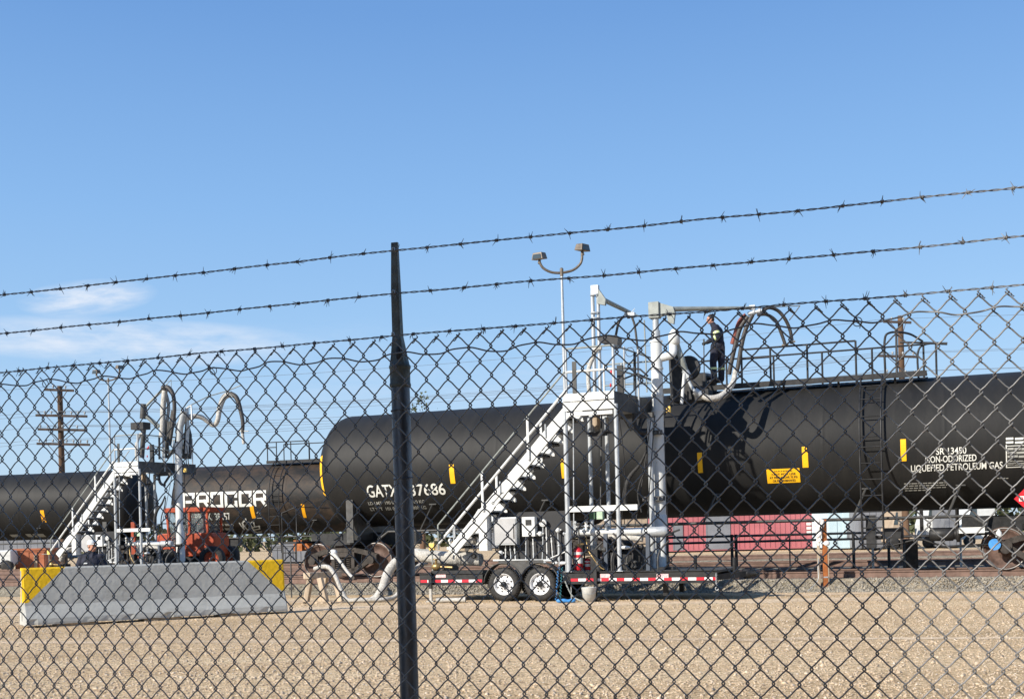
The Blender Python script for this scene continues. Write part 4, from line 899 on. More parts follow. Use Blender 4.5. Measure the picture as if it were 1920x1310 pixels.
    m.tube([(xB+.35, yb, hz-.08), (xh.x, 3.2, xh.z)], [.06, .035], 10); m.tube([(xh.x, 3.2, xh.z), q(1500, 573, 3.9)], .012, 6); B(m, 'boom', 'grey_boom')
    m = MB(); m.box((xh.x-.08, 3.15, xh.z-.04), (xh.x+.05, 3.25, xh.z+.06)); m.cyl((xh.x-.12, 3.2, xh.z-.13), (xh.x+.20, 3.2, xh.z-.08), .045, 12); m.lathe([(-.02,.07),(.02,.07)], (xh.x+.02, 3.2, xh.z-.1), 'x', 12); m.lathe([(-.02,.07),(.03,.07)], (xh.x+.14, 3.2, xh.z-.09), 'x', 12); m.tube([(xh.x-.1,3.2,xh.z-.02),(xh.x-.16,3.2,xh.z+.03)], .012, 6); B(m, 'hose_clamp', 'galv')
    hs = lambda pts, r: [U.pt(px, py, y) for px, py, y in pts]
    m = MB(); m.smooth(hs([(1403,593,3.2),(1388,615,3.2),(1378,650,3.2),(1371,680,3.2),(1367,702,3.2)],0), .052, 12, 6); B(m, 'loading_hose', 'hose')
    m = MB(); m.smooth(hs([(1399,590,3.25),(1387,603,3.25),(1378,628,3.25),(1373,645,3.25)],0), .055, 12, 6); B(m, 'hose_sleeve', 'hose_red')
    m = MB(); m.smooth(hs([(1411,590,3.1),(1398,618,3.1),(1390,650,3.1),(1383,690,3.1),(1377,702,3.1)],0), .050, 12, 6); B(m, 'loading_hose', 'hose')
    m = MB(); m.smooth(hs([(1379,694,3.1),(1374,718,2.9),(1356,740,2.6),(1333,747,2.4),(1313,741,2.35)],0), [.055,.065,.075,.075,.065], 14, 6); B(m, 'hose_wrap', 'wrap')
    m = MB(); m.smooth(hs([(1315,741,2.35),(1302,733,2.3)],0), .085, 12, 3); m.smooth(hs([(1302,733,2.3),(1295,722,2.3),(1288,705,2.3)],0), .035, 10, 5); m.smooth(hs([(1292,708,2.3),(1284,694,2.3)],0), .08, 12, 3); B(m, 'hose_fitting', 'galv')
    m = MB(); m.smooth(hs([(1286,697,2.3),(1279,675,2.2),(1272,655,2.2),(1267,640,2.1)],0), .066, 14, 5); B(m, 'jib_arm', 'grey_boom'); m = MB(); m.lathe([(-.14,.10),(-.12,.13),(.10,.13),(.14,.09),(.2,.05)], q(1264,634,2.1), 'z', 18); m.ell(q(1264,640,2.1), (.11,.10,.13), 18, 12); m.smooth([q(1262,645,2.1), q(1262,660,2.05), q(1255,667,2.0), (xB, 1.95, q(1240,672).z)], .09, 14, 5); B(m, 'swivel_elbow', 'white')  # jib arm coloured grey to carry its shade; elbow stays white
    m = MB(); m.cyl(q(1283,700,1.9), q(1278,757,1.9), .035, 10); B(m, 'drop_pipe', 'white')
    m = MB(); a = q(1290, 690, 2.6); m.lathe([(-.06,.27),(.02,.29),(.06,.27)], a, 'y', 24); m.prism([(a.x-.4,a.z-.75),(a.x-.42,a.z+.2),(a.x-.3,a.z+.65),(a.x-.18,a.z+.3),(a.x+.0,a.z-.2),(a.x+.1,a.z-.75)], 2.5, 2.56); m.box((a.x-.35, 2.6, a.z-.75), (a.x+.45, 3.1, a.z-.50)); B(m, 'counterweight', 'black')
    m = MB(); m.smooth(hs([(1426,588,3.2),(1440,577,3.3),(1458,582,3.5),(1472,598,3.6),(1481,618,3.7),(1485,638,3.75)],0), .040, 10, 6); m.smooth(hs([(1420,590,3.1),(1438,590,3.2),(1455,602,3.4),(1465,625,3.5),(1472,645,3.55)],0), .038, 10, 6); B(m, 'drop_hose', 'hose')
    m = MB(); m.cyl(U.pt(1466,647,3.55), U.pt(1478,646,3.55), .025, 8); m.cyl(U.pt(1480,640,3.75), U.pt(1491,640,3.75), .025, 8); m.ell(U.pt(1484,641,3.75), .05, 10, 8); m.tube([U.pt(1500,573,3.9), U.pt(1488,590,3.8), U.pt(1480,600,3.7)], .012, 6); B(m, 'hose_nozzle', 'nozzle')
    for px0, py0, px1 in ((1211, 812, 1241), (1208, 935, 1246)):
        a = q(px0, py0, 1.8); b = q(px1, py0, 1.8); m = MB(); m.box((a.x, 1.72, a.z-.05), (b.x, 1.8, a.z-.03)); m.box((a.x, 1.72, a.z+.03), (b.x, 1.8, a.z+.05))
        for k in range(5): xx = a.x+(b.x-a.x)*k/4; m.box((xx-.015, 1.71, a.z-.05), (xx+.015, 1.81, a.z+.05))
        B(m, 'pipe_clamp', 'dark_grey')
    a, b = q(1249, 762, 1.7), q(1258, 773, 1.7); m = MB(); m.box((a.x, 1.64, a.z), (b.x, 1.72, b.z)); B(m, 'amber_lamp', 'lens_yellow', None, .01)
    # second, smaller arm
    y2 = 1.5; a = u(1118, 650, y2); c = u(1118, 545, y2); m = MB(); m.tube([(a.x-.06, y2, zp1), (a.x-.06, y2, c.z)], .045, 14); m.tube([(a.x+.07, y2, zp1), (a.x+.07, y2, c.z-.1)], .04, 14)
    for zz in (c.z-.1, c.z-.5, c.z-.62, a.z-.1): m.torus((a.x, y2, zz), .10, .014, 'z', 16, 6)
    m.box((a.x-.08, y2-.06, c.z-.08), (a.x+.09, y2+.06, c.z+.12)); B(m, 'vapor_mast', 'galv')
    m = MB(); e = u(1181, 586, y2+.7); m.prism([(a.x+.08, c.z+.05), (a.x+.26, c.z-.22), (a.x+.24, c.z-.35), (a.x+.06, c.z-.30)], y2-.05, y2+.05); m.tube([(a.x+.16, y2, c.z-.2), e], [.055, .045], 10); m.tube([e, e+Vector((.18, .1, -.08))], .02, 8); B(m, 'vapor_boom', 'grey_boom')
    m = MB(); hh = lambda px, py: U.pt(px, py, y2+.6); m.smooth([hh(1184,592), hh(1172,592), hh(1161,603), hh(1156,622), hh(1153,640)], .03, 10, 5); m.smooth([hh(1184,592), hh(1190,610), hh(1194,640), hh(1197,665)], .026, 10, 5); m.torus(hh(1181,660), .1, .008, 'y', 16, 5); B(m, 'vapor_hose', 'hose')
    m = MB(); a = hh(1181, 589); m.box((a.x-.12, a.y-.06, a.z-.05), (a.x+.12, a.y+.06, a.z+.03)); m.cyl(a, a+Vector((.12,0,.12)), .008, 5); B(m, 'hose_clamp', 'galv')
    y3 = .9
    m = MB(); f_ = lambda px, py: U.pt(px, py, y3); m.smooth([f_(1105,735), f_(1103,712), f_(1104,690), f_(1112,670), f_(1118,655), f_(1128,652)], [.05,.045,.05,.045,.06,.04], 12, 4); m.cyl(f_(1099,682), f_(1110,682), .02); B(m, 'riser_pipe', 'wrap')
    m = MB(); a = f_(1163, 715); m.box((a.x-.06, y3-.05, zp1), (a.x+.07, y3+.05, a.z+.35)); m.cyl(f_(1190,730), f_(1190,660), .03); m.tube([f_(1170,690), f_(1200,692), f_(1215,705)], .02, 6); m.tube([f_(1170,710), f_(1195,700), f_(1220,712)], .02, 6); B(m, 'valve_stack', 'black')
    m = MB(); a = f_(1146, 698); m.ell(a, (.035,.03,.05), 10, 8); m.ell(a+Vector((.05,0,.03)), (.03,.03,.07), 10, 8); m.ell(f_(1145,722), (.022,.02,.045), 10, 8); B(m, 'red_handle', 'red')
    m = MB(); m.smooth([f_(1190,775), f_(1190,795), f_(1198,808), f_(1212,812)], .05, 12, 5); m.smooth([f_(1212,845), f_(1200,870), f_(1180,895), f_(1172,925), f_(1172,955)], [.02,.035,.05,.06,.05], 10, 5); m.smooth([f_(1214,850), f_(1210,880), f_(1200,905), f_(1196,930), f_(1203,960)], .02, 8, 5); B(m, 'hanging_hose', 'rubber')
    m = MB(); a = u(1118, 780, 1.2); m.cyl((a.x, 1.2, a.z-.38), (a.x, 1.2, a.z+.1), .09, 16); B(m, 'filter_can', 'panel_tan'); m = MB(); a = u(1100, 811, 1.0); b = u(1143, 811, 1.0); m.box((a.x, .95, a.z-.03), (b.x, 1.25, a.z+.01)); m.box((a.x+.05, .95, a.z-.09), (b.x-.05, 1.0, a.z-.03)); B(m, 'shelf_bracket', 'black')
    m = MB(); a, b = U.pt(1128, 1022, 1.25), U.pt(1205, 1066, 1.25); m.box((a.x, 1.25, zd), (b.x, 1.65, a.z-.05)); m.lathe([(0,.10),(.04,.17),(.42,.17),(.46,.10),(.6,.06)], (a.x+.1, 1.3, a.z+.02), 'x', 18)
    for k in range(5): m.lathe([(-.012,.185),(.012,.185)], (a.x+.2+k*.07, 1.3, a.z+.02), 'x', 18)
    B(m, 'pump_skid', 'black', None, .01)
    m = MB()
    for x_, y_ in ((.15,.35),(.45,.55),(.75,.4),(1.0,.6),(1.25,.5)): m.smooth([(xP1-.9+x_*1.3, y_, zd), (xP1-.9+x_*1.3, y_, zd+.25), (xP1-.85+x_*1.3, y_+.1, zd+.45), (xP1-.7+x_*1.3, y_+.2, zd+.62)], .022, 8, 4)
    B(m, 'pipe_cluster', 'dark_grey')
    m = MB(); a = U.pt(1252, 1000, 1.2); m.box((a.x-.12, 1.1, a.z-.05), (a.x+.14, 1.2, a.z+.03)); m.bar((a.x+.1, 1.15, a.z+.02), (a.x+.28, 1.15, a.z+.08), .03, .04); m.cyl((a.x, 1.15, a.z), (a.x, 1.15, zd), .03, 10); B(m, 'valve_handle', 'black')
    r9 = random.Random(11)
    for i, (pa, pb, ya, yb, rr_, mt_) in enumerate((((1228,778),(1213,1000),1.4,1.0,.012,'black'),((1222,775),(1190,990),1.3,.8,.010,'black'),((1160,772),(1165,985),.2,.6,.010,'black'),((1245,770),(1252,985),1.8,1.8,.012,'black'),
        ((1075,770),(1076,1000),.08,.08,.014,'galv'),((1128,772),(1126,955),1.5,1.3,.018,'dark_grey'),((1196,655),(1198,770),1.2,1.2,.022,'galv'),((1208,600),(1213,735),1.9,1.9,.016,'grey_boom'),((1170,650),(1171,735),1.4,1.4,.022,'galv'),((1258,690),(1262,760),1.7,1.8,.018,'dark_grey'))):
        A, B_ = U.pt(*pa, ya), U.pt(*pb, yb); m = MB(); c = (A+B_)/2+Vector((r9.uniform(-.12,.12), 0, 0)) if mt_ == 'black' else (A+B_)/2; m.smooth([A, c, B_], rr_, 8, 6); B(m, 'cable' if mt_ == 'black' else 'thin_pipe', mt_)
    for px, py, y, s_, mt_ in ((1085,985,.5,.05,'dark_grey'),(1095,1012,.4,.06,'black'),(1130,1030,.5,.07,'dark_grey'),(1150,1015,.5,.05,'black'),(1140,1055,.6,.08,'black'),(1190,1058,.6,.07,'dark_grey'),(1200,1025,.5,.06,'black'),(1060,1000,.3,.04,'galv'),(1070,1040,.4,.05,'dark_grey'),(1048,1020,.3,.04,'galv')):
        a = U.pt(px, py, y); m = MB(); m.lathe([(-s_*1.3,s_*.5),(-s_,s_),(-s_*.6,s_),(-.3*s_,s_*.6),(.3*s_,s_*.6),(s_*.6,s_),(s_,s_),(s_*1.3,s_*.5)], a, 'xz'[r9.random() > .5], 14); m.cyl(a, a-Vector((0,0,max(.05, a.z-zd))), .018, 8); B(m, 'valve_body', mt_)
    return t
M['tape_red'] = mat('red_reflective_tape', (.60,.02,.04), .4, 0, .05, 6); M['tape_white'] = mat('white_reflective_tape', (.78,.76,.76), .4, 0, .04, 6)
M['decal'] = mat('pink_red_decal', (.72,.30,.32), .5, 0, .1, 30, col2=(.75,.62,.60)); M['rim'] = mat('white_steel_rim', (.72,.73,.74), .35, .1, .05, 8)
M['panel_dark'] = mat('dark_panel', (.020,.020,.022), .5, 0, .1, 4); M['door_grey'] = mat('pale_grey_door', (.42,.42,.42), .45, 0, .06, 3)
M['stand_blue'] = mat('dark_blue_grey_stand', (.07,.085,.11), .5, .1, .1, 6); M['pale_green'] = mat('pale_green_cap', (.42,.56,.40), .5, 0, .1, 8)
unit1 = make_unit('nearer stair and loading trailer beside the fence post, with tandem wheels and a worker above')
# its twin further off at the left, with its own arms and hoses
_q = P(213, 862, 42.5)
U2 = Fr(_q.x, _q.y, UA+1)
unit2 = copy_tree(unit1); U2.put(unit2)
unit2['label'] = 'farther stair and loading trailer at left, behind the concrete barrier'
drop = ('arm_column', 'arm_mast', 'boom', 'jib_arm', 'hose_clamp', 'loading_hose', 'hose_sleeve', 'hose_wrap', 'hose_fitting', 'swivel_elbow', 'drop_pipe', 'drop_hose', 'hose_nozzle', 'counterweight', 'vapor_boom', 'vapor_hose', 'vapor_mast', 'canopy_box', 'wrapped_pipe')
for ch in list(unit2.children):
    if ch.name.split('.')[0] in drop: bpy.data.objects.remove(ch)
def arms2():
    V = lambda px, py, y: U2.pt(px, py, y)
    def B(m, n, mt, b=0): return m.build(n, M[mt], unit2, b)
    c = V(338, 1005, 1.7); tt = V(343, 830, 1.7)
    m = MB(); m.cyl((c.x, 1.7, .7), (c.x, 1.7, tt.z), .13, 22); m.cyl((c.x, 1.7, .8), (c.x, 1.7, 1.9), .16, 22); B(m, 'arm_column', 'white')
    m = MB(); m.tube([V(336,840,1.7), V(338,800,1.7), V(345,770,1.7)], .12, 14); m.tube([V(350,850,1.9), V(352,800,1.9), V(350,765,1.9)], .07, 12); m.tube([V(350,765,1.7), V(359,760,1.7), V(360,795,1.7)], .035, 8); m.tube([V(342,778,1.9), V(340,850,1.9)], .05, 8); B(m, 'arm_mast', 'galv')
    m = MB(); m.tube([V(336,800,1.7), V(327,840,1.7), V(313,858,1.7)], .05, 8); m.tube([V(318,790,1.6), V(312,830,1.6), V(308,858,1.6)], .09, 8); m.tube([V(325,770,1.6), V(316,820,1.6)], .08, 8); m.prism([(V(340,840,2).x, V(340,860,2).z), (V(350,840,2).x, V(350,780,2).z), (V(358,840,2).x, V(358,815,2).z), (V(356,840,2).x, V(356,860,2).z)], 2.0, 2.08); B(m, 'counterweight', 'dark_grey')
    m = MB(); m.smooth([V(334,812,1.7), V(338,795,1.8), V(350,784,1.9), V(362,780,2), V(378,782,2.2), V(392,792,2.4), V(401,797,2.5), V(408,788,2.5), V(412,765,2.6), V(420,745,2.7), V(432,738,2.8)], [.12,.13,.12,.09,.09,.08,.08,.09,.10,.11,.12], 12, 5); B(m, 'hose_wrap', 'wrap')
    m = MB(); m.smooth([V(432,738,2.8), V(443,745,2.8), V(450,765,2.8), V(455,790,2.8), V(455,812,2.8)], [.10,.09,.08,.07,.06], 12, 5); B(m, 'loading_hose', 'hose')
    m = MB(); m.cyl(V(454,805,2.8), V(457,832,2.8), .055, 10); m.cyl(V(449,808,2.8), V(466,808,2.8), .02, 8); B(m, 'hose_nozzle', 'wrap')
    m = MB(); m.tube([V(352,762,1.7), V(390,743,2.2), V(425,733,2.7), V(452,722,2.8)], .02, 6); m.tube([V(424,733,2.7), V(436,744,2.7)], .02, 6); B(m, 'boom', 'grey_boom')
    m = MB(); m.tube([V(268,785,1.2), V(270,757,1.2)], .12, 14); m.tube([V(270,795,1.2), V(266,858,1.2)], .09, 12); B(m, 'vapor_mast', 'dark_grey')
    m = MB(); m.tube([V(273,762,1.2), V(307,728,1.5)], .05, 8); m.tube([V(275,780,1.2), V(298,800,1.4)], .08, 8); m.tube([V(305,727,1.5), V(321,712,1.6), V(321,740,1.6)], .02, 6); B(m, 'vapor_boom', 'grey_boom')
    m = MB(); m.smooth([V(305,728,1.5), V(316,727,1.5), V(325,742,1.5), V(327,770,1.5), V(323,800,1.5), V(318,835,1.5)], [.11,.09,.075,.07,.07,.06], 12, 5); B(m, 'vapor_hose', 'hose'); m = MB(); m.smooth([V(309,730,1.6), V(316,760,1.6), V(312,800,1.6), V(306,850,1.6)], .06, 12, 5); m.smooth([V(313,730,1.7), V(303,770,1.7), V(311,810,1.7), V(316,850,1.7)], .05, 12, 5); B(m, 'vapor_hose', 'pale_hose')
    m = MB(); m.smooth([V(309,732,1.45), V(306,760,1.45), V(305,795,1.45), V(303,820,1.45)], .10, 10, 5); B(m, 'hose_sleeve', 'wrap')
    a = V(260, 797, .3); m = MB(); m.box((a.x-.28, .2, a.z-.15), (a.x+.28, .6, a.z+.1)); B(m, 'canopy_box', 'black')
arms2()
# ------------------------------------------------------------------ people
def limb(m, pts, rs, n=14):
    """tapered, rounded chain"""
    pts = [Vector(p) for p in pts]
    m.tube(pts, list(rs), n)
    for p, r in zip(pts, rs): m.ell(p, r*.995, n, 8)
def fuse(m, name, mt, parent, vox=.014, sm=3):
    o = m.build(name, mt, parent); r = o.modifiers.new('remesh', 'REMESH'); r.mode = 'VOXEL'; r.voxel_size = vox; r.use_smooth_shade = True
    s = o.modifiers.new('smooth', 'SMOOTH'); s.iterations = sm; s.factor = .5; return o
def head_mb(m, c, fwd, up, s=1.0):
    """skull, jaw, nose, brow, ears; fwd and up are unit vectors"""
    f, u_ = Vector(fwd).normalized(), Vector(up).normalized(); u_ = (u_-f*u_.dot(f)).normalized(); r = f.cross(u_)
    W = lambda a, b, d: Vector(c)+(f*a+r*b+u_*d)*s
    rot = Matrix((f, r, u_)).transposed()
    m.ell(W(-.012,0,.025), (.098*s,.077*s,.092*s), 20, 14, rot); m.ell(W(.018,0,-.045), (.070*s,.060*s,.072*s), 18, 12, rot)
    m.ell(W(.050,0,-.092), (.026*s,.030*s,.022*s), 12, 8, rot); m.tube([W(.082,0,.012), W(.108,0,-.028), W(.088,0,-.036)], [.008*s,.014*s,.012*s], 8)
    m.ell(W(.078,0,.022), (.014*s,.052*s,.012*s), 12, 8, rot); m.ell(W(.080,0,-.062), (.012*s,.026*s,.012*s), 12, 8, rot)
    for q in (-1, 1): m.ell(W(-.005,q*.078,-.012), (.020*s,.010*s,.032*s), 10, 8, rot); m.ell(W(.055,q*.036,-.02), (.024*s,.022*s,.02*s), 10, 8, rot)
    return W, rot
def face_parts(W, rot, body, s=1.0):
    m = MB()
    for q in (-1, 1): m.ell(W(.086,q*.031,.004), (.006*s,.012*s,.007*s), 10, 8, rot)
    m.build('eyes', M['black'], body)
    m = MB()
    for q in (-1, 1): m.tube([W(.087,q*.012,.024), W(.086,q*.034,.030), W(.074,q*.052,.022)], .0048*s, 6)
    m.build('eyebrows', M['hair'], body)
    m = MB(); m.tube([W(.086,-.022,-.066), W(.094,0,-.063), W(.086,.022,-.066)], .0045*s, 6); m.build('lips', M['lips'], body)
def hand(m, wrist, d, palm, s=1.0, curl=.9, side=1):
    """palm and five unequal bent fingers; d points along the hand, palm is the palm's normal"""
    d, p_ = Vector(d).normalized(), Vector(palm).normalized(); p_ = (p_-d*p_.dot(d)).normalized(); r = d.cross(p_)*side; w = Vector(wrist)
    limb(m, [w, w+d*.045*s, w+d*.085*s], [.026*s,.036*s,.034*s], 12)
    for k, (off, ln) in enumerate(((-.030,.066), (-.010,.078), (.010,.074), (.029,.058))):
        b = w+d*.085*s+r*off*s; a1 = curl*.7; a2 = curl*1.5; q1 = b+(d*math.cos(a1)+p_*math.sin(a1))*ln*.42*s; q2 = q1+(d*math.cos(a2)+p_*math.sin(a2))*ln*.33*s; a3 = curl*2.3; q3 = q2+(d*math.cos(a3)+p_*math.sin(a3))*ln*.25*s
        limb(m, [b, q1, q2, q3], [.0115*s,.0105*s,.0095*s,.0085*s], 8)
    b = w+d*.035*s-r*.034*s; limb(m, [b, b+(d*.6-r*.5+p_*.5).normalized()*.036*s, b+(d*.7-r*.2+p_*.8).normalized()*.062*s], [.014*s,.012*s,.010*s], 8)
M['lips'] = mat('muted_lips', (.36,.13,.10), .5, 0, .05, 20); M['boot'] = mat('black_work_boot', (.02,.02,.022), .5, 0, .2, 10)
def worker_on_tank():
    f = U.pt(1345, 737, 3.75); base = U.world(f); z0 = ZC+R+.07
    t = empty('person', (base.x, base.y, z0), 'person in navy coveralls with lime bands, standing on the tank car holding a rod', 'person', None); t.rotation_euler = (0, 0, -U.t)
    K = ((1002.5-.025*385-588)/F*base.y+H-z0)/1.95     # scale so that the head reaches its height in the photograph
    V = lambda x, y, z: Vector((x*K, y*K, z*K))
    hc = V(-.15, -.02, 1.79)
    b = MB(); W, rot = head_mb(b, hc, (-.86,-.50,-.10), (0,0,1), K*1.04)
    limb(b, [V(-.10,0,1.72), V(-.05,.0,1.60), V(-.02,0,1.5)], [.055*K,.060*K,.075*K])
    limb(b, [V(0,0,1.5), V(.02,0,1.3), V(.04,0,1.05)], [.10*K,.12*K,.11*K])
    hip = [V(-.01,-.08,1.0), V(.10,.08,1.0)]; knee = [V(-.08,-.09,.56), V(.12,.10,.56)]; ank = [V(-.06,-.09,.12), V(.10,.10,.12)]
    for h_, k_, a_ in zip(hip, knee, ank): limb(b, [h_, k_, a_], [.075*K,.052*K,.038*K])
    for a_ in ank: limb(b, [a_, a_+V(-.04,0,-.06), a_+V(-.14,-.02,-.085)], [.042*K,.04*K,.03*K])
    shl = [V(.02,-.19,1.52), V(.0,.19,1.52)]; elb = [V(.10,-.25,1.25), V(-.12,.24,1.28)]; wr = [V(-.20,-.22,1.14), V(-.30,.05,1.16)]
    for s_, e_, w_ in zip(shl, elb, wr): limb(b, [s_*.6+V(0,0,1.5)*.4, s_, e_, w_], [.06*K,.052*K,.040*K,.028*K])
    body = fuse(b, 'body', M['skin'], t, .011, 2); face_parts(W, rot, body, K*1.04)
    g = MB(); hand(g, wr[0], (-1,.05,-.35), (0,.4,-1), K*1.05, 1.0, 1); hand(g, wr[1], (-.8,-.4,-.3), (-.1,-.9,-.4), K*1.05, 1.0, -1)
    for w_ in wr: limb(g, [w_+V(.05,0,.01), w_], [.040*K,.034*K])
    fuse(g, 'gloves', M['glove'], t, .007, 1)
    c = MB()     # coverall with open jacket hem at the back
    limb(c, [V(.0,.0,1.53), V(.03,.0,1.40), V(.05,0,1.22), V(.05,0,1.05), V(.045,0,.98)], [.13*K,.175*K,.17*K,.165*K,.16*K], 20)
    c.ell(V(.03,0,1.38), (.185*K,.205*K,.22*K), 20, 14); c.ell(V(.06,0,1.08), (.185*K,.185*K,.18*K), 20, 12); c.ell(V(.0,0,1.53), (.10*K,.19*K,.08*K), 20, 10)
    limb(c, [V(-.05,0,1.60), V(-.08,.0,1.655)], [.085*K,.080*K], 16)
    for s_, e_, w_ in zip(shl, elb, wr): limb(c, [s_*.7+V(.02,0,1.48)*.3, s_, (s_+e_)*.5+V(.01,0,.0), e_, (e_+w_)*.5, w_+V(.03,0,.005)], [.095*K,.102*K,.088*K,.080*K,.068*K,.054*K], 16)
    for i, (h_, k_, a_) in enumerate(zip(hip, knee, ank)): limb(c, [h_+V(0,0,.02), (h_+k_)*.5, k_, (k_+a_)*.5, a_+V(0,0,-.02)], [.135*K,.118*K,.100*K,.094*K,.088*K], 18)
    limb(c, [V(.14,-.05,1.12), V(.20,-.06,.98), V(.245,-.06,.87)], [.075*K,.05*K,.02*K], 12)
    for q in (.75, .66, .95): c.torus(V(.03, 0, 0)+V(0,0,1.12*1)+V(0,0,.03*q), .12*K, .02*K, 'z', 18, 6)
    for k_, a_ in zip(knee, ank):
        for q in (.2, .85): c.torus(k_*(1-q)+a_*q, .068*K, .017*K, 'z', 16, 6)
    fuse(c, 'coverall', M['navy'], t, .013, 2)
    def band(p, q, r, name='reflective_band'):
        m = MB(); p, q = Vector(p), Vector(q); d = (q-p).normalized(); L = (q-p).length; m.lathe([(0, r), (L*.5, r*1.03), (L, r)], p, n=22, cap=False, dirn=d); m.build(name, M['reflect'], t)
    a = shl[0]*.42+elb[0]*.58; dd_ = (elb[0]-shl[0]).normalized(); band(a-dd_*.034*K, a+dd_*.034*K, .096*K)
    a = elb[0]*.80+wr[0]*.2; dd_ = (wr[0]-elb[0]).normalized(); band(a-dd_*.025*K, a+dd_*.025*K, .084*K)
    for k_, a_ in zip(knee, ank): a = k_*.62+a_*.38; band(a-V(0,0,.030), a+V(0,0,.030), .104*K)
    h_ = MB(); n_ = random.Random(3)
    h_.ell(W(-.026,0,.045), (.100*K,.086*K,.088*K), 20, 12, rot); h_.ell(W(-.05,0,.0), (.072*K,.082*K,.082*K), 18, 12, rot)
    for i in range(46):
        th, ph = n_.uniform(-2.7, 2.7), n_.uniform(.0, 1.25); d_ = Vector((-.35+math.cos(th)*math.sin(ph), math.sin(th)*math.sin(ph)*.86, math.cos(ph))); h_.ell(W(d_.x*.092-.01, d_.y*.092, .045+d_.z*.088), (.024*K,.020*K,.020*K), 8, 6)
    fuse(h_, 'hair', M['hair'], body, .008, 1)
    bt = MB()
    for a_ in ank: limb(bt, [a_+V(0,0,.06), a_+V(-.005,0,-.03), a_+V(-.02,0,-.07)], [.056*K,.055*K,.052*K], 14); bt.ell(a_+V(-.09,-.01,-.075), (.12*K,.048*K,.043*K), 16, 10); bt.box(a_+V(-.205,-.048,-.12), a_+V(.05,.045,-.098))
    fuse(bt, 'boots', M['boot'], t, .010, 1)
    # the rod in the left hand
    hx = wr[0]+V(-.10,.0,-.07); m = MB(); p0 = Vector((hx.x-.012, hx.y, .03)); p1 = Vector((hx.x, hx.y, hx.z+.16*K)); m.cyl(p0, p1, .013, 8); m.cyl(p1-Vector((.0,0,.08)), p1, .019, 8)
    for v_ in range(len(m.v)): pass
    o = m.build('rod', M['dark_grey']); wp_ = Matrix.Translation((base.x, base.y, z0))@Matrix.Rotation(-U.t, 4, 'Z'); o.matrix_world = wp_
    tag(o, 'thin dark steel rod held upright by the worker on the tank car', 'rod')
worker_on_tank()
def worker_behind_barrier():
    base = P(171, 1020, 22.6); t = empty('person', (base.x, base.y, 0), 'person in dark navy jacket and white cap standing behind the concrete barrier', 'person')
    Ht = (1022.6-1008)/F*22.6+H; K = Ht/1.84; V = lambda x, y, z: Vector((x*K, y*K, z*K)); t.rotation_euler = (0, 0, .0)
    hc = V(.03, -.02, 1.66); b = MB(); W, rot = head_mb(b, hc, (.80,-.58,-.12), (.05,0,1), K*1.15)
    limb(b, [V(.0,0,1.58), V(-.02,0,1.46), V(-.02,0,1.38)], [.058*K,.062*K,.08*K]); limb(b, [V(0,0,1.38), V(0,0,1.15), V(0,0,.95)], [.12*K,.13*K,.12*K])
    hip = [V(-.10,0,.93), V(.10,0,.93)]; kn = [V(-.11,-.02,.5), V(.11,-.04,.5)]; an_ = [V(-.11,.02,.09), V(.11,0,.09)]
    for h_, k_, a_ in zip(hip, kn, an_): limb(b, [h_, k_, a_, a_+V(.03,-.1,-.05)], [.08*K,.055*K,.04*K,.03*K])
    sh = [V(-.20,0,1.40), V(.19,.02,1.40)]; el_ = [V(-.31,-.04,1.13), V(.31,.02,1.13)]; wr = [V(-.14,-.24,1.02), V(.18,-.22,1.02)]
    for s_, e_, w_ in zip(sh, el_, wr): limb(b, [s_, e_, w_], [.055*K,.042*K,.03*K])
    for w_, sd_ in zip(wr, (1, -1)): hand(b, w_, (.3*sd_,-.5,-.4), (0,.4,-1), K, .8, sd_)
    body = fuse(b, 'body', M['skin'], t, .011, 2); face_parts(W, rot, body, K*1.15)
    c = MB(); c.ell(V(0,0,1.27), (.24*K,.165*K,.25*K), 22, 14); c.ell(V(0,0,1.05), (.21*K,.16*K,.22*K), 20, 12); c.ell(V(-.01,0,1.40), (.22*K,.12*K,.10*K), 20, 12)
    limb(c, [V(-.01,0,1.46), V(.0,-.0,1.50)], [.095*K,.092*K], 16)
    for s_, e_, w_ in zip(sh, el_, wr): limb(c, [s_, (s_+e_)*.5, e_, (e_+w_)*.5, w_+(e_-w_)*.1], [.092*K,.082*K,.072*K,.062*K,.052*K], 16)
    for q in (-1, 1): limb(c, [V(q*.06,-.07,1.50), V(q*.055,-.13,1.40)], [.028*K,.020*K], 8)
    fuse(c, 'jacket', M['navy'], t, .013, 2)
    l = MB()
    for h_, k_, a_ in zip(hip, kn, an_): limb(l, [h_, k_, a_], [.12*K,.088*K,.078*K], 16)
    fuse(l, 'trousers', M['navy'], t, .016, 2)
    bt = MB()
    for a_ in an_: limb(bt, [a_+V(0,0,.06), a_+V(0,-.03,-.03), a_+V(.0,-.13,-.05)], [.056*K,.052*K,.042*K])
    fuse(bt, 'boots', M['boot'], t, .012, 1)
    m = MB(); m.lathe([(.02,.104*K),(.05,.106*K),(.09,.092*K),(.115,.06*K),(.122,.001)], W(-.012,0,.0), n=24, cap=False, dirn=(.05,0,1)); f_ = Vector((.80,-.58,-.15)).normalized(); m.ell(W(.085,0,.040), (.055*K,.075*K,.010*K), 16, 8, rot); m.build('white_cap', M['cap'], t)
    hh = MB(); hh.ell(W(-.045,0,-.005), (.072*K,.090*K,.07*K), 16, 10, rot); fuse(hh, 'hair', M['grey_hair'], body, .010, 1)
    m = MB(); q = V(-.085,-.165,1.28); m.box((q.x-.045, q.y-.012, q.z-.012), (q.x+.045, q.y+.01, q.z+.012)); m.build('name_patch', M['cap'], t, .003)
M['cap'] = mat('off_white_cloth', (.66,.68,.67), .7, 0, .08, 12)
worker_behind_barrier()

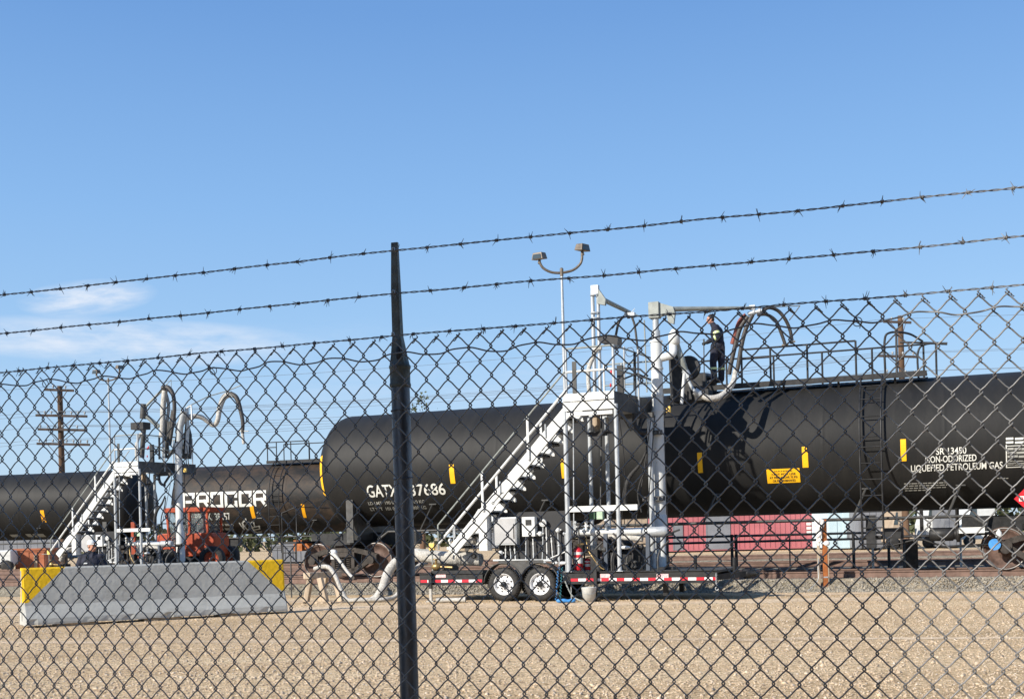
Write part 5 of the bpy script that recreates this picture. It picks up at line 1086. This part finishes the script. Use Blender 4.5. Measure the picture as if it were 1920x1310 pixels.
# ------------------------------------------------------------------ concrete barrier
def barrier():
    a, b = G(47, 1178), G(541, 1149); L = (b-a).length; ang = math.degrees(math.atan2(-(b.y-a.y), b.x-a.x)); c = (a+b)/2
    f0 = Fr(c.x, c.y, ang); f = Fr(c.x+.31*f0.s, c.y+.31*f0.c, ang)
    t = empty('concrete_barrier', f, 'long grey concrete road barrier with bright yellow painted corners', 'barrier')
    Hb = 1.075; prof = [(-.30,.05), (-.30,.09), (-.285,.16), (-.16,.40), (-.085,Hb-.03), (-.065,Hb), (.065,Hb), (.085,Hb-.03), (.16,.40), (.285,.16), (.30,.09), (.30,.05)]
    xs = [-L/2, -L/2+.03]+list(np.linspace(-L/2+.1, L/2-.1, 40))+[L/2-.03, L/2]; vs = []
    for i, x in enumerate(xs):
        e = .88 if i in (0, len(xs)-1) else 1
        for j, (y, z) in enumerate(prof):
            nn = mnoise.noise(Vector((x*3, y*7, z*4)))*.004; chip = max(0, mnoise.noise(Vector((x*5.3, 1, 4)))-.12)*.10*(j in (0, 1, 10, 11))
            vs.append((x, y*e+(nn if y < 0 else -nn)+(chip if y < 0 else -chip), z+nn+(max(0, mnoise.noise(Vector((x*2.1, 7, 2))))*.05 if j in (0, 11) else 0)))
    n = len(prof); fs = [(i*n+k, (i+1)*n+k, (i+1)*n+(k+1)%n, i*n+(k+1)%n) for i in range(len(xs)-1) for k in range(n)]
    m = MB(); m.add(vs, fs, False); m.add(vs[:n], [tuple(range(n))]); m.add(vs[-n:], [tuple(range(n-1,-1,-1))])
    # paint: yellow corners cut on a slant
    mt = mat('painted_concrete', (.45,.45,.415), .88, 0, .06, 1.6, .4, 16, dirt=(.36,.355,.32), dirt_lo=.52, dirt_hi=.68, stretch=(.5,1,1.2)); nt = mt.node_tree; N, Ln = nt.nodes, nt.links; bs = N['Principled BSDF']
    old = bs.inputs['Base Color'].links[0].from_socket; tcn = N.new('ShaderNodeTexCoord'); sp = N.new('ShaderNodeSeparateXYZ'); Ln.new(tcn.outputs['Object'], sp.inputs[0])
    def mm(op, a_, b_=None, c_=None):
        q = N.new('ShaderNodeMath'); q.operation = op
        for i, v in enumerate((a_, b_, c_)):
            if v is None: continue
            if isinstance(v, (int, float)): q.inputs[i].default_value = v
            else: Ln.new(v, q.inputs[i])
        return q.outputs[0]
    nz = N.new('ShaderNodeTexNoise'); nz.inputs['Scale'].default_value = 9; nz.inputs['Detail'].default_value = 5; Ln.new(tcn.outputs['Object'], nz.inputs['Vector'])
    edge = mm('ADD', mm('SUBTRACT', mm('ABSOLUTE', sp.outputs[0]), mm('SUBTRACT', L/2+.40, mm('MULTIPLY', sp.outputs[2], 1.07))), mm('MULTIPLY', mm('SUBTRACT', nz.outputs[0], .5), .04))
    msk = mm('MULTIPLY', mm('GREATER_THAN', edge, 0), mm('GREATER_THAN', mm('ADD', sp.outputs[2], mm('MULTIPLY', nz.outputs[0], .04)), .47))
    low = mm('GREATER_THAN', mm('SUBTRACT', mm('ADD', sp.outputs[2], mm('MULTIPLY', nz.outputs[0], .1)), mm('ADD', .0, .42)), 0)
    mxx = N.new('ShaderNodeMix'); mxx.data_type = 'RGBA'; Ln.new(msk, mxx.inputs[0]); Ln.new(old, mxx.inputs[6]); mxx.inputs[7].default_value = (.82,.50,.012,1); 
    Ln.new(mxx.outputs[2], bs.inputs['Base Color'])
    m.build('barrier_body', mt, t)
    m = MB(); m.box((-L/2-.004, -.05, .12), (-L/2+.001, .05, Hb-.05)) ; m.build('end_slot', M['rust'] if False else M['concrete'], t)
    for x in (-L/2+.9, L/2-1.0, 0): s = MB(); s.box((x-.35, -.24, .0), (x+.35, .24, .05)); s.build('bearing_strip', M['wood'], t)
barrier()

# ------------------------------------------------------------------ orange tractor beside the white-lettered car
def tractor():
    f = Fr(P(345,1030,45.5).x, 45.5, 8, .1); t = empty('tractor', f, 'orange red cab tractor parked in front of the white-lettered tank car', 'tractor')
    X = lambda px, py, y=0: f.pt(px, py, y)
    O = M['orange']
    a, b = X(308, 957), X(393, 1013); W_ = 1.5
    m = MB()   # cab posts and roof
    for x in (a.x+.08, X(354,980).x, b.x-.1):
        for y in (.05, W_-.05): m.bar((x+(.10 if x < 0 else 0), y, b.z-.45), (x, y, a.z), .09, .09, (0,1,0))
    m.box((a.x, -.03, a.z-.08), (b.x+.05, W_+.03, a.z+.10)); m.build('cab_frame', O, t, .02)
    m = MB(); m.box((a.x+.1, .06, b.z-.1), (b.x-.1, .07, a.z-.08)); m.box((a.x+.12, .08, b.z-.1), (a.x+.13, W_-.08, a.z-.08)); m.box((a.x+.1, W_-.07, b.z-.1), (b.x-.1, W_-.06, a.z-.08)); m.build('window_glass', M['cab_glass'], t)
    c, d = X(352, 1000), X(398, 1042); m = MB(); m.prism([(c.x-.05, c.z), (d.x-.02, c.z+.02), (d.x+.1, c.z-.15), (d.x+.1, d.z+.05), (c.x-.15, d.z)], -.02, W_+.02); m.build('rear_body', O, t, .03)
    e, g = X(285, 1001), X(352, 1034); m = MB(); m.prism([(e.x, e.z-.12), (e.x+.2, e.z), (g.x, e.z+.06), (g.x, g.z), (e.x, g.z-.1)], .25, W_-.25); m.build('hood', O, t, .04)
    for px, r, nm in ((396, .50, 'wheel'), (312, .46, 'wheel')):
        q = X(px, 1030, -.1)
        for y in (-.15, W_-.15):
            m = MB(); m.lathe([(0,.30),(0,r-.06),(.04,r),(.26,r),(.30,r-.06),(.30,.30)], (q.x, y, r-.1+.42-.1), 'y', 32, False); w = m.build(nm, M['rubber'], t)
            m = MB(); m.lathe([(.05,.31),(.03,.28),(.09,.2),(.09,.001)], (q.x, y, r-.1+.42-.1), 'y', 24, False); m.lathe([(.0,.09),(-.03,.08),(-.03,.001)], (q.x, y+.05, r-.1+.42-.1), 'y', 12, False); m.build('rim', O, w)
    m = MB(); a = X(251, 1010, .2)
    m.box((a.x-.12, .2, .5), (a.x+.05, .3, X(251,978).z)); m.tube([(a.x, .25, .8), (a.x+.8, .4, 1.0), (X(300,1020).x, .5, 1.1)], .06, 8); m.build('loader_arm', O, t, .02)
    m = MB(); m.box((X(300,1040).x, .3, .55), (X(400,1040).x, W_-.3, .95)); m.tube([(X(335,1000).x, .4, X(335,1000).z), (X(335,1000).x, .4, X(335,975).z)], .05); m.build('chassis', M['black'], t)
M['cab_glass'] = bpy.data.materials.new('tinted_cab_glass'); M['cab_glass'].use_nodes = True
_b = M['cab_glass'].node_tree.nodes['Principled BSDF']; _b.inputs['Base Color'].default_value = (.75,.8,.8,1); _b.inputs['Transmission Weight'].default_value = .9; _b.inputs['Roughness'].default_value = .05; _b.inputs['IOR'].default_value = 1.05
tractor()

# ------------------------------------------------------------------ lamps and poles
def lamp(px, top, d, base_px, spread, label, rot):
    b = P(base_px, 1050, d); tp = P(px, top, d); t = empty('floodlight_pole', (b.x, d, 0), label, 'floodlight', 'twin floodlight poles in the yard'); t.rotation_euler = (0, 0, rot)
    Z = tp.z; lx = tp.x-b.x
    m = MB(); m.tube([(0,0,0), (lx*.5,0,Z*.5), (lx,0,Z-.15)], [.10,.075,.05], 14); m.build('pole', M['galv'], t)
    m = MB(); m.lathe([(-.22,.065),(0,.07),(.06,.07),(.10,.04),(.11,.001)], (lx,0,Z), 'z', 14, False)
    s = spread/2; h = s*.62
    m.smooth([(lx-s*.98,0,Z+h), (lx-s*.96,0,Z+h*.6), (lx-s*.8,0,Z+h*.18), (lx-s*.45,0,Z-.06), (lx,0,Z-.09), (lx+s*.5,0,Z+.0), (lx+s*.82,0,Z+h*.4), (lx+s*.92,0,Z+h*.8), (lx+s*.93,0,Z+h*1.2)], .05, 10, 5); m.build('bracket', M['bronze'], t)
    for x, z, r in ((lx-s*1.0, Z+h+.02, -.55), (lx+s*.98, Z+h*1.2+.2, .75)):
        R_ = Matrix.Rotation(r, 3, 'Z')@Matrix.Rotation(.15, 3, 'X'); m = MB()
        def q(a, b_, c_): return Vector((x, 0, z+.02))+R_@Vector((a, b_, c_))
        vs = [q(-.25,-.18,-.13), q(.25,-.18,-.13), q(.25,.22,-.13), q(-.25,.22,-.13), q(-.19,-.12,.13), q(.19,-.12,.13), q(.21,.18,.11), q(-.21,.18,.11)]
        m.add(vs, [(0,3,2,1),(4,5,6,7),(0,1,5,4),(1,2,6,5),(2,3,7,6),(3,0,4,7)]); m.bar(q(0,.05,-.12), (x, 0, z-.28), .08, .09); o = m.build('lamp_head', M['bronze'], t, .015)
        m = MB(); m.add([q(-.2,-.19,-.10), q(.2,-.19,-.10), q(.16,-.15,.07), q(-.16,-.15,.07)], [(0,1,2,3)]); m.build('lens', M['glass'], o)
lamp(1053, 507, 45, 1068, 1.72, 'tall twin floodlight on a thin pole rising behind the nearer stair tower', 0)
lamp(203, 711, 82, 212, 1.66, 'farther small twin floodlight pole above the left stair tower', .05)
def upole(px, top, d, arms, label, r=.16):
    tp = P(px, top, d); a, b_ = ray(px+.025*(1000-top)+.5, 1010); bx = a*d
    t = empty('utility_pole', (bx, d, 0), label, 'utility pole', 'wooden utility poles behind the tank cars'); lx = tp.x-bx
    m = MB(); m.tube([(0,0,0), (lx*.5,0,tp.z*.5), (lx,0,tp.z)], [r*1.15, r, r*.82], 14); m.build('pole', M['pole_wood'], t); ends = []
    for x0, x1, y, k in arms:
        A, B_ = P(x0, y, d), P(x1, y+ (2 if True else 0), d); A -= Vector((bx, d, 0)); B_ -= Vector((bx, d, 0))
        m = MB(); m.bar((A.x, -.2, A.z), (B_.x, -.2, B_.z), .10, .12); o = m.build('crossarm', M['pole_top'], t)
        m = MB(); c = (A+B_)/2; m.bar((A.x*.6+c.x*.4, -.26, (A.z+c.z)/2), (lx, -.2, c.z-.75), .03, .03); m.bar((B_.x*.6+c.x*.4, -.26, (B_.z+c.z)/2), (lx, -.2, c.z-.75), .03, .03); m.build('arm_brace', M['pole_top'], t)
        for i in range(k):
            q = (i+.35)/(k-.3) if k > 2 else (.3, .72)[i]; e = A+(B_-A)*q; m = MB(); m.lathe([(0,.02),(.06,.02),(.08,.055),(.15,.05),(.19,.03),(.2,.001)], (e.x, -.2, e.z+.06), 'z', 10); m.build('insulator', M['porcelain'], o); ends.append(Vector((e.x+bx, d-.2, e.z+.2)))
    return ends
e1 = upole(112, 724, 62, [(86,141,731,2), (70,166,779,8), (74,166,805,7), (72,171,832,8)], 'brown wooden utility pole with four crossarms at far left')
e2 = upole(1688, 592, 62, [(1654,1706,604,2), (1645,1717,668,4), (1655,1719,702,4)], 'brown wooden utility pole behind the walkway of the nearest tank car', .17)
def sag(a, b, s, r=.008):
    m = MB(); m.tube([a+(b-a)*(i/24)-Vector((0,0,4*s*(i/24)*(1-i/24))) for i in range(25)], r, 4); o = m.build('overhead_wire', M['cable']); return o
k = 0
for i, j in ((0,0),(2,2),(4,3),(7,4),(9,5),(11,6),(14,7),(16,8),(18,9),(21,6)):
    j = min(j, len(e2)-1); o = sag(e1[min(i, len(e1)-1)], e2[j], .5+.12*(k % 4)); k += 1
    tag(o, 'thin dark overhead wire strung between the two utility poles', 'wire', 'overhead wires between the utility poles')
for i in (0, 3, 8, 12, 17, 22):
    i = min(i, len(e1)-1); o = sag(e1[i], e1[i]+Vector((-45, 1.5, -.6)), .5); tag(o, 'thin dark overhead wire running left from the left utility pole', 'wire', 'overhead wires left of the pole')
for i in (1, 3, 5, 8, 9):
    i = min(i, len(e2)-1); o = sag(e2[i], e2[i]+Vector((48, -1.5, 2.2)), .6); tag(o, 'thin dark overhead wire running right from the right utility pole', 'wire', 'overhead wires right of the pole')
# ------------------------------------------------------------------ small things in the yard
def stake(px, y0, y1, r, mt, label, d=None, cat='post'):
    d = d or 29.5; b = P(px, y1, d); tp = P(px, y0, d); m = MB(); m.cyl((b.x, d, min(b.z, .3)-.1), (b.x, d, tp.z), r, 10); m.cyl((b.x, d, tp.z), (b.x, d, tp.z+.02), r*1.3, 10); o = m.build('marker_post', M[mt]); tag(o, label, cat)
stake(1637, 992, 1055, .035, 'galv', 'thin pale marker post beyond the near track, right of the pale blue siding', 30.5)
stake(1802, 1008, 1053, .03, 'galv', 'thin pale marker post standing left of the brake cylinder', 30.5)
stake(1481, 1005, 1040, .02, 'dark_grey', 'thin dark stake in front of the red boxcar', 33)
def gate_post():
    b = G(1548, 1108); t = empty('sign_post', (b.x, b.y, 0), 'rusty orange steel post with white flaking foam blobs beside the near track', 'post')
    zt = P(1548, 973, b.y).z
    m = MB(); m.box((-.035, -.02, 0), (.055, .0, zt)); m.box((-.035, .0, 0), (-.02, .07, zt)); m.box((.04, .0, 0), (.055, .07, zt)); m.build('channel', M['rust'], t)
    m = MB(); m.box((-.16, -.01, 0), (-.11, .06, zt-.35)); m.build('side_board', M['wood'], t)
    m = MB(); m.box((.056, -.01, .0), (.085, .03, zt*.62)); m.build('strip', M['wood'], t)
    m = MB(); r_ = random.Random(5)
    for i in range(60):
        q = r_.random(); z = zt-.02-q*.58; m.ell((-.15+.05*(1-q)+r_.uniform(-.07,.05)*(1.2-q), -.03+r_.uniform(-.04,.04), z), r_.uniform(.03,.075)*(1.15-.7*q), 10, 7)
    fuse(m, 'foam_blob', M['foam'], t, .014, 2)
    z = P(1549, 1018, b.y).z; m = MB(); m.ell((.035, -.07, z), (.07,.05,.065), 16, 10); m.cyl((-.08, -.03, z), (.03, -.05, z), .02, 8); m.build('round_insulator', M['foam'], t)
    m = MB(); m.box((-.04, -.024, P(1548,1080,b.y).z-.03), (.06, .0, P(1548,1080,b.y).z)); m.build('band', M['galv'], t)
    m = MB(); m.smooth([(-.15,-.02,.75), (-.17,-.05,.5), (-.2,-.1,.25), (-.45,-.2,.03)], .008, 6, 6); m.build('ground_wire', M['galv'], t)
M['foam'] = mat('white_flaking_foam', (.80,.78,.74), .9, 0, .08, 20, .5, 40, dirt=(.5,.42,.33), dirt_lo=.62, dirt_hi=.75)
gate_post()
def rust_post():
    p = P(1708, 1055, 30.2); m = MB(); m.box((p.x-.16, 30.1, -.05), (p.x+.16, 30.35, P(1708,1012,30.2).z)); m.box((p.x-.18, 30.08, P(1708,1012,30.2).z), (p.x+.18, 30.37, P(1708,1012,30.2).z+.03)); o = m.build('rusty_stump', M['truck_steel'], None, .01); tag(o, 'short rusty brown steel stump beyond the near track, under the nearest tank car', 'stump')
rust_post()
def at_unit(px, py, ly): return U.world(U.pt(px, py, ly))
def extinguisher(px, py0, py1, ly, label, sc=1.0):
    b = at_unit(px, py1, ly); zt = at_unit(px, py0, ly).z; z0 = .655; h = zt-z0; r = .095*sc
    t = empty('fire_extinguisher', (b.x, b.y, z0), label, 'fire extinguisher', 'red fire extinguishers on the trailer deck')
    m = MB(); m.lathe([(0,r*.8),(.02,r),(h*.70,r),(h*.79,r*.8),(h*.84,r*.35),(h*.88,r*.3)], (0,0,0), 'z', 24); c = m.build('cylinder', M['red'], t)
    m = MB(); m.lathe([(h*.26,r*1.012),(h*.47,r*1.012)], (0,0,0), 'z', 24, False); m.lathe([(h*.58,r*1.012),(h*.68,r*1.012)], (0,0,0), 'z', 24, False); m.build('label_band', M['white_letter'], c)
    m = MB(); m.cyl((0,0,h*.86), (0,0,h*.93), r*.3, 10); m.bar((-.02,0,h*.93), (.13*sc,0,h*.97), .03, .015); m.bar((-.02,0,h*.96), (.12*sc,0,h*1.0), .03, .012); m.build('lever', M['brass'], t)
    m = MB(); m.smooth([(-.02,-.02,h*.88), (-r*1.1,-.04,h*.75), (-r*1.15,-.04,h*.4), (-r*1.1,-.04,h*.2)], .012, 8, 5); m.build('nozzle_hose', M['rubber'], t)
extinguisher(1085, 1018, 1068, .25, 'tall red fire extinguisher with white label bands beside the near tower post')
extinguisher(1102, 1043, 1068, .45, 'smaller red fire extinguisher half hidden right of the tall one', .8)
def bucket():
    b = G(1105, 1128); t = empty('bucket', (b.x, b.y, 0), 'pale grey plastic bucket standing under the trailer deck', 'bucket'); m = MB()
    m.lathe([(0,.001),(.001,.125),(.28,.155),(.30,.162),(.315,.162),(.315,.150),(.03,.12),(.03,.001)], (0,0,0), 'z', 28, False); m.build('pail', M['bucket'], t)
    m = MB(); m.smooth([(-.16,0,.29),(-.12,-.10,.20),(0,-.155,.17),(.12,-.10,.20),(.16,0,.29)], .004, 5, 5); m.build('handle', M['galv'], t)
bucket()
def blue_tool():
    a = G(1052, 1130); m = MB(); m.smooth([(0,0,.035),(.1,0,.05),(.2,0,.04),(.34,.02,.05)], [.03,.045,.035,.05], 10, 4); m.ell((.02,0,.05), (.07,.05,.045), 12, 8); m.ell((.30,.0,.05), (.06,.05,.045), 12, 8)
    t = empty('wheel_chock', (a.x-.05, a.y, 0), 'bright blue plastic chock lying on the ground right of the rear wheel', 'chock'); m.build('chock_body', M['blue'], t)
    for px0, x1 in ((1045, -.06), (1052, .03)):
        m = MB(); p0 = at_unit(px0+2, 1063, -.08)-Vector((a.x-.05, a.y, 0)); p1 = Vector((x1, 0, .05)); pts = []
        for i in range(90): q = i/89; pts.append(p0*(1-q)+p1*q+Vector((.018*math.cos(q*70), .018*math.sin(q*70), 0)))
        m.tube(pts, .006, 5); m.build('coiled_cord', M['blue'] if px0 < 1050 else M['teal'], t)
M['teal'] = mat('teal_coiled_cord', (.04,.22,.26), .5, 0, .2, 20)
blue_tool()
def sawhorse():
    b = G(596, 1130); t = empty('sawhorse', (b.x+.05, b.y, 0), 'weathered pale wooden sawhorse holding up the white hose', 'sawhorse'); t.rotation_euler = (0, 0, -.25)
    z = P(596, 1078, b.y).z; m = MB(); m.bar((-.16, -.35, z), (.16, .75, z), .20, .14); m.build('top_beam', M['wood'], t, .01)
    for x, y in ((-.2,-.25), (.22,-.25), (-.2,.6), (.22,.6)): m = MB(); m.bar((x*1.2, y, 0), (x*.55, y, z-.05), .11, .14, (0,1,0)); m.build('leg', M['wood'], t, .006)
    m = MB(); m.box((-.30,-.32,.0), (.40,-.22,.05)); m.build('foot_plank', M['wood'], t)
sawhorse()
def ground_hoses():
    g = lambda px, py, z=.06: G(px, py, z)
    d0 = G(596,1130).y
    m = MB(); pts = [P(590,1066,d0+.2), P(603,1062,d0+.1), P(618,1064,d0), P(630,1082,d0-.1), P(641,1108,d0-.2), P(652,1124,d0-.3), P(672,1130,d0-.35), P(700,1130,d0-.35), P(722,1127,d0-.3), P(742,1117,d0-.1), P(765,1085,d0+.2), P(783,1062,d0+.5), P(800,1054,d0+.8)]
    for p_ in pts: p_.z = max(p_.z, .065)
    m.smooth(pts, .05, 12, 6); o = m.build('transfer_hose', M['wrap']); tag(o, 'thin white hose dipping from the sawhorse to the ground and up to the trailer', 'hose')
    m = MB(); pts = [P(692,1126,d0+.1), P(708,1118,d0+.1), P(718,1100,d0+.15), P(727,1075,d0+.3), P(738,1058,d0+.4), P(752,1048,d0+.5), P(768,1042,d0+.7)]
    m.smooth(pts, [.06,.10,.105,.11,.11,.12,.12], 14, 6); o = m.build('insulated_hose', M['wrap']); tag(o, 'thick white wrapped hose sloping up from the ground to the trailer by the fence post', 'hose')
    m = MB(); pts = [P(625,1035,30.3), P(640,1055,29.6), P(652,1072,29.0), P(662,1083,28.7)]; m.smooth(pts, .04, 12, 5); o = m.build('steam_pipe', M['wrap']); tag(o, 'short white pipe slanting down in front of the left bogie of the nearest tank car', 'pipe')
    m = MB(); a = P(625,1036,30.2); m.ell(a, (.11,.09,.09), 14, 10); m.box((a.x-.06, 30.1, a.z-.16), (a.x+.06, 30.3, a.z-.05)); o = m.build('hose_cap', M['foam']); tag(o, 'white lumpy cap on a small box beside the left bogie', 'cap')
    m = MB(); a = P(576,1068,d0+1.2); b = P(583,1122,d0+1.2)
    for px, t_, b_ in ((545, 1045, 1080),): 
        p0, p1 = P(px, t_, d0+3), P(px-1, b_, d0+3); m.cyl((p0.x, p0.y, 0), p0, .018, 8); m.cyl(p0, p0+Vector((.0,0,.02)), .03, 8); m.box((p0.x-.05, p0.y-.05, .2), (p0.x+.05, p0.y+.05, .26))
    o = m.build('ground_stake', M['dark_grey']); tag(o, 'thin dark stake standing right of the barrier by the tracks', 'stake')
    m = MB(); a = G(830, 1126, .05); m.cyl((a.x-.15, a.y+.2, .06), (a.x+.45, a.y+.05, .06), .05, 10); m.cyl((a.x+.44, a.y+.05, .06), (a.x+.50, a.y+.04, .06), .065, 10); o = m.build('loose_pipe', M['wrap']); tag(o, 'short pale pipe lying on the ground under the left end of the trailer', 'pipe')
ground_hoses()
def pipe_rail():
    """low black pipe rail between the tracks"""
    t = empty('pipe_rail', (0, 34.5, 0), 'long low black two-bar pipe rail running behind the nearest tank car', 'rail fence'); d = 34.5
    a = P(1235, 1008, d); b = P(1668, 999, d); za = a.z
    for py in (1008, 1019): z = P(1235, py, d).z; m = MB(); m.cyl((a.x, 0, z), (b.x, 0, z), .035, 8); m.build('bar', M['black'], t)
    for px in (1240, 1372, 1380, 1600, 1666): x = P(px, 1010, d).x; m = MB(); m.cyl((x, 0, 0), (x, 0, za+.05), .045, 8); m.build('rail_post', M['black'], t)
pipe_rail()
# ------------------------------------------------------------------ far buildings, containers and vans beyond the tracks
def container(px0, px1, ytop, d, mt, name, label, cat, depth=2.5, ribs=.28, doors=(), group=None, top=None):
    a, b = P(px0, 1030, d), P(px1, 1030, d); h = top or P((px0+px1)/2, ytop, d).z; w = b.x-a.x
    t = empty(name, (a.x, d, 0), label, cat, group)
    m = MB(); m.box((0, .0, .12), (w, depth, h)); x = .05
    while x < w-.1: m.box((x, -.03, .18), (min(w-.05, x+ribs*.55), .0, h-.1)); x += ribs
    m.box((-.02, -.05, .1), (w+.02, -.0305, .18)); m.box((-.02, -.05, h-.1), (w+.02, -.0305, h+.0)); m.build('wall', M[mt], t)
    m = MB(); m.box((-.1, -.1, h+.001), (w+.1, depth+.1, h+.12)); m.build('roof', M[mt], t)
    m = MB(); m.box((.1, .1, 0), (w-.1, depth-.1, .12)); m.build('base_skid', M['black'], t)
    for d0, d1, z0, z1, dm in doors:
        x0, x1 = P(d0, 1030, d).x-a.x, P(d1, 1030, d).x-a.x; m = MB(); m.box((x0, -.07, z0*h), (x1, -.0505, z1*h)); m.bar((x0+.05, -.075, z0*h+.02), (x0+.05, -.075, z1*h-.02), .03, .03); m.build('door', M[dm], t)
    return t
rb = container(1236, 1533, 950, 78, 'panel_red', 'red_shed', 'long faded red metal shed seen under the nearest tank car', 'shed', 6, .34, ((1262,1281,.05,.62,'panel_grey'), (1324,1370,.05,.75,'panel_grey')), top=3.2)
m = MB(); x0 = P(1512,1000,78).x-P(1236,1030,78).x
for k_ in range(3):
    for j_ in range(2): m.box((x0+j_*.34, -.085, 1.05+k_*.28), (x0+.28+j_*.34, -.0705, 1.22+k_*.28))
m.build('faded_lettering', M['white_letter'], rb)
container(1554, 1608, 960, 74, 'panel_blue', 'pale_blue_shed', 'pale blue corrugated shed just right of the rusty orange post', 'shed', 4, .9, ((1588,1598,.25,.55,'panel_grey'),), top=2.9)
container(1611, 1664, 960, 72, 'panel_grey', 'grey_container', 'dark grey shipping container right of the pale blue shed', 'container', 3, .4, ((1624,1637,.3,.6,'black'),), top=2.7)
G1 = 'parked trailers and vans far beyond the tracks'
def van(px0, px1, d, mt, label, h=2.4):
    a, b = P(px0, 1030, d), P(px1, 1030, d); w = b.x-a.x; t = empty('parked_van', (a.x, d, 0), label, 'van', G1)
    m = MB(); m.prism([(0,.45), (w,.45), (w,h), (w*.3,h), (w*.12,h*.62), (0,h*.5)], 0, 2.0); m.build('body', M[mt], t, .05)
    m = MB(); m.prism([(w*.15,h*.62), (w*.32,h*.93), (w*.42,h*.93), (w*.42,h*.62)], -.02, -.002); m.build('window', M['glass'], t)
    for q in (.18, .8): m = MB(); m.lathe([(0,.2),(0,.36),(.2,.36),(.2,.2)], (w*q, -.03, .36), 'y', 20); m.build('wheel', M['rubber'], t)
van(1672, 1702, 70, 'panel_tan', 'tan van parked far beyond the tracks, left of the white one'); van(1737, 1765, 72, 'white', 'white van parked far beyond the tracks, above the brake cylinder', 2.9); van(1808, 1868, 74, 'white', 'larger white van parked behind the right bogie', 2.9)
container(1772, 1800, 960, 70, 'panel_grey', 'grey_container', 'small dark grey container between the two white vans', 'container', 3, .4, (), top=2.5)
container(28, 84, 1040, 70, 'brick', 'brick_red_container', 'orange brick red container far left under the dark tank car', 'container', 3, .5, ((64,70,.1,.8,'panel_tan'),), top=1.25)
van(-20, 20, 69, 'white', 'white van at the far left edge of the yard', 1.3)
container(510, 594, 1030, 75, 'panel_grey', 'blue_grey_container', 'blue grey container low behind the gap right of the barrier', 'container', 3, .5, (), top=1.1)
for i, (px, w_, h_, mt) in enumerate(((1395,60,3.4,'panel_tan'),(880,70,3.6,'panel_grey'),(1130,66,3.0,'panel_tan'),(-40,70,4.0,'panel_grey'),(2050,80,4.2,'panel_tan'))):
    container(px, px+w_*2, 1000, 125+i*4, mt, 'low_building', ['low tan building far behind the red shed', 'low grey building far behind the stair trailer', 'low tan building far behind the loading arms', 'low grey building beyond the left edge of the yard', 'low tan building beyond the right edge of the yard'][i], 'building', 8, .8, (), top=h_)
# far trees whose tops just show
def tree(px, d, h, w, label, n=3500, seed=1):
    r_ = np.random.default_rng(seed); a = P(px, 1010, d); t = empty('leafy_tree', (a.x, d, 0), label, 'tree', 'far trees behind the tank cars')
    m = MB(); m.tube([(0,0,0),(.1,0,h*.3),(.05,.1,h*.62)], [.3,.22,.1], 10)
    for k_ in range(7): an = k_*2.4; m.tube([(.08,.0,h*(.28+.05*k_)), (math.cos(an)*w*.25, math.sin(an)*w*.25, h*(.5+.04*k_)), (math.cos(an)*w*.4, math.sin(an)*w*.4, h*(.65+.03*k_))], [.1,.06,.02], 6)
    m.build('trunk', M['pole_wood'], t)
    cl = r_.normal(0, 1, (46, 3))*np.array([w*.24, w*.24, h*.15])+np.array([0, 0, h*.66]); c = cl[r_.integers(0, 46, n)]+r_.normal(0, 1, (n, 3))*w*.055
    u_ = r_.normal(0, 1, (n, 3)); u_ /= np.linalg.norm(u_, axis=1)[:, None]; v_ = np.cross(u_, r_.normal(0, 1, (n, 3))); v_ /= np.linalg.norm(v_, axis=1)[:, None]; s = r_.uniform(.08, .2, n)[:, None]
    V = np.stack([c-u_*s, c+v_*s*.6, c+u_*s, c-v_*s*.6], 1).reshape(-1, 3); m = MB(); m.add([tuple(q) for q in V], [(4*i, 4*i+1, 4*i+2, 4*i+3) for i in range(n)]); m.build('crown', M['leaf'], t)
tree(792, 110, 14.2, 6, 'tree top barely showing above the nearest tank car right of the fence post', 3500, 2)
tree(955, 120, 13.0, 8, 'tree hidden low behind the stairs of the nearer trailer', 3000, 3)
# low scrub line on the horizon
m = MB(); r_ = random.Random(9); x = -170
pts = []
while x < 170:
    for k_ in range(26):
        c = Vector((x+r_.uniform(-2,2), 168+r_.uniform(-4,4), r_.uniform(.1,3.9))); a_ = Vector((r_.uniform(-1,1), r_.uniform(-1,1), r_.uniform(-1,1))).normalized()*r_.uniform(.3,.7); b_ = a_.cross(Vector((r_.uniform(-1,1), 1, r_.uniform(-1,1)))).normalized()*r_.uniform(.2,.5); m.add([c-a_, c+b_, c+a_, c-b_], [(0,1,2,3)])
    x += .8
o = m.build('scrub', M['leaf']); tag(o, 'low olive scrub along the far edge of the yard', 'scrub', kind='stuff')
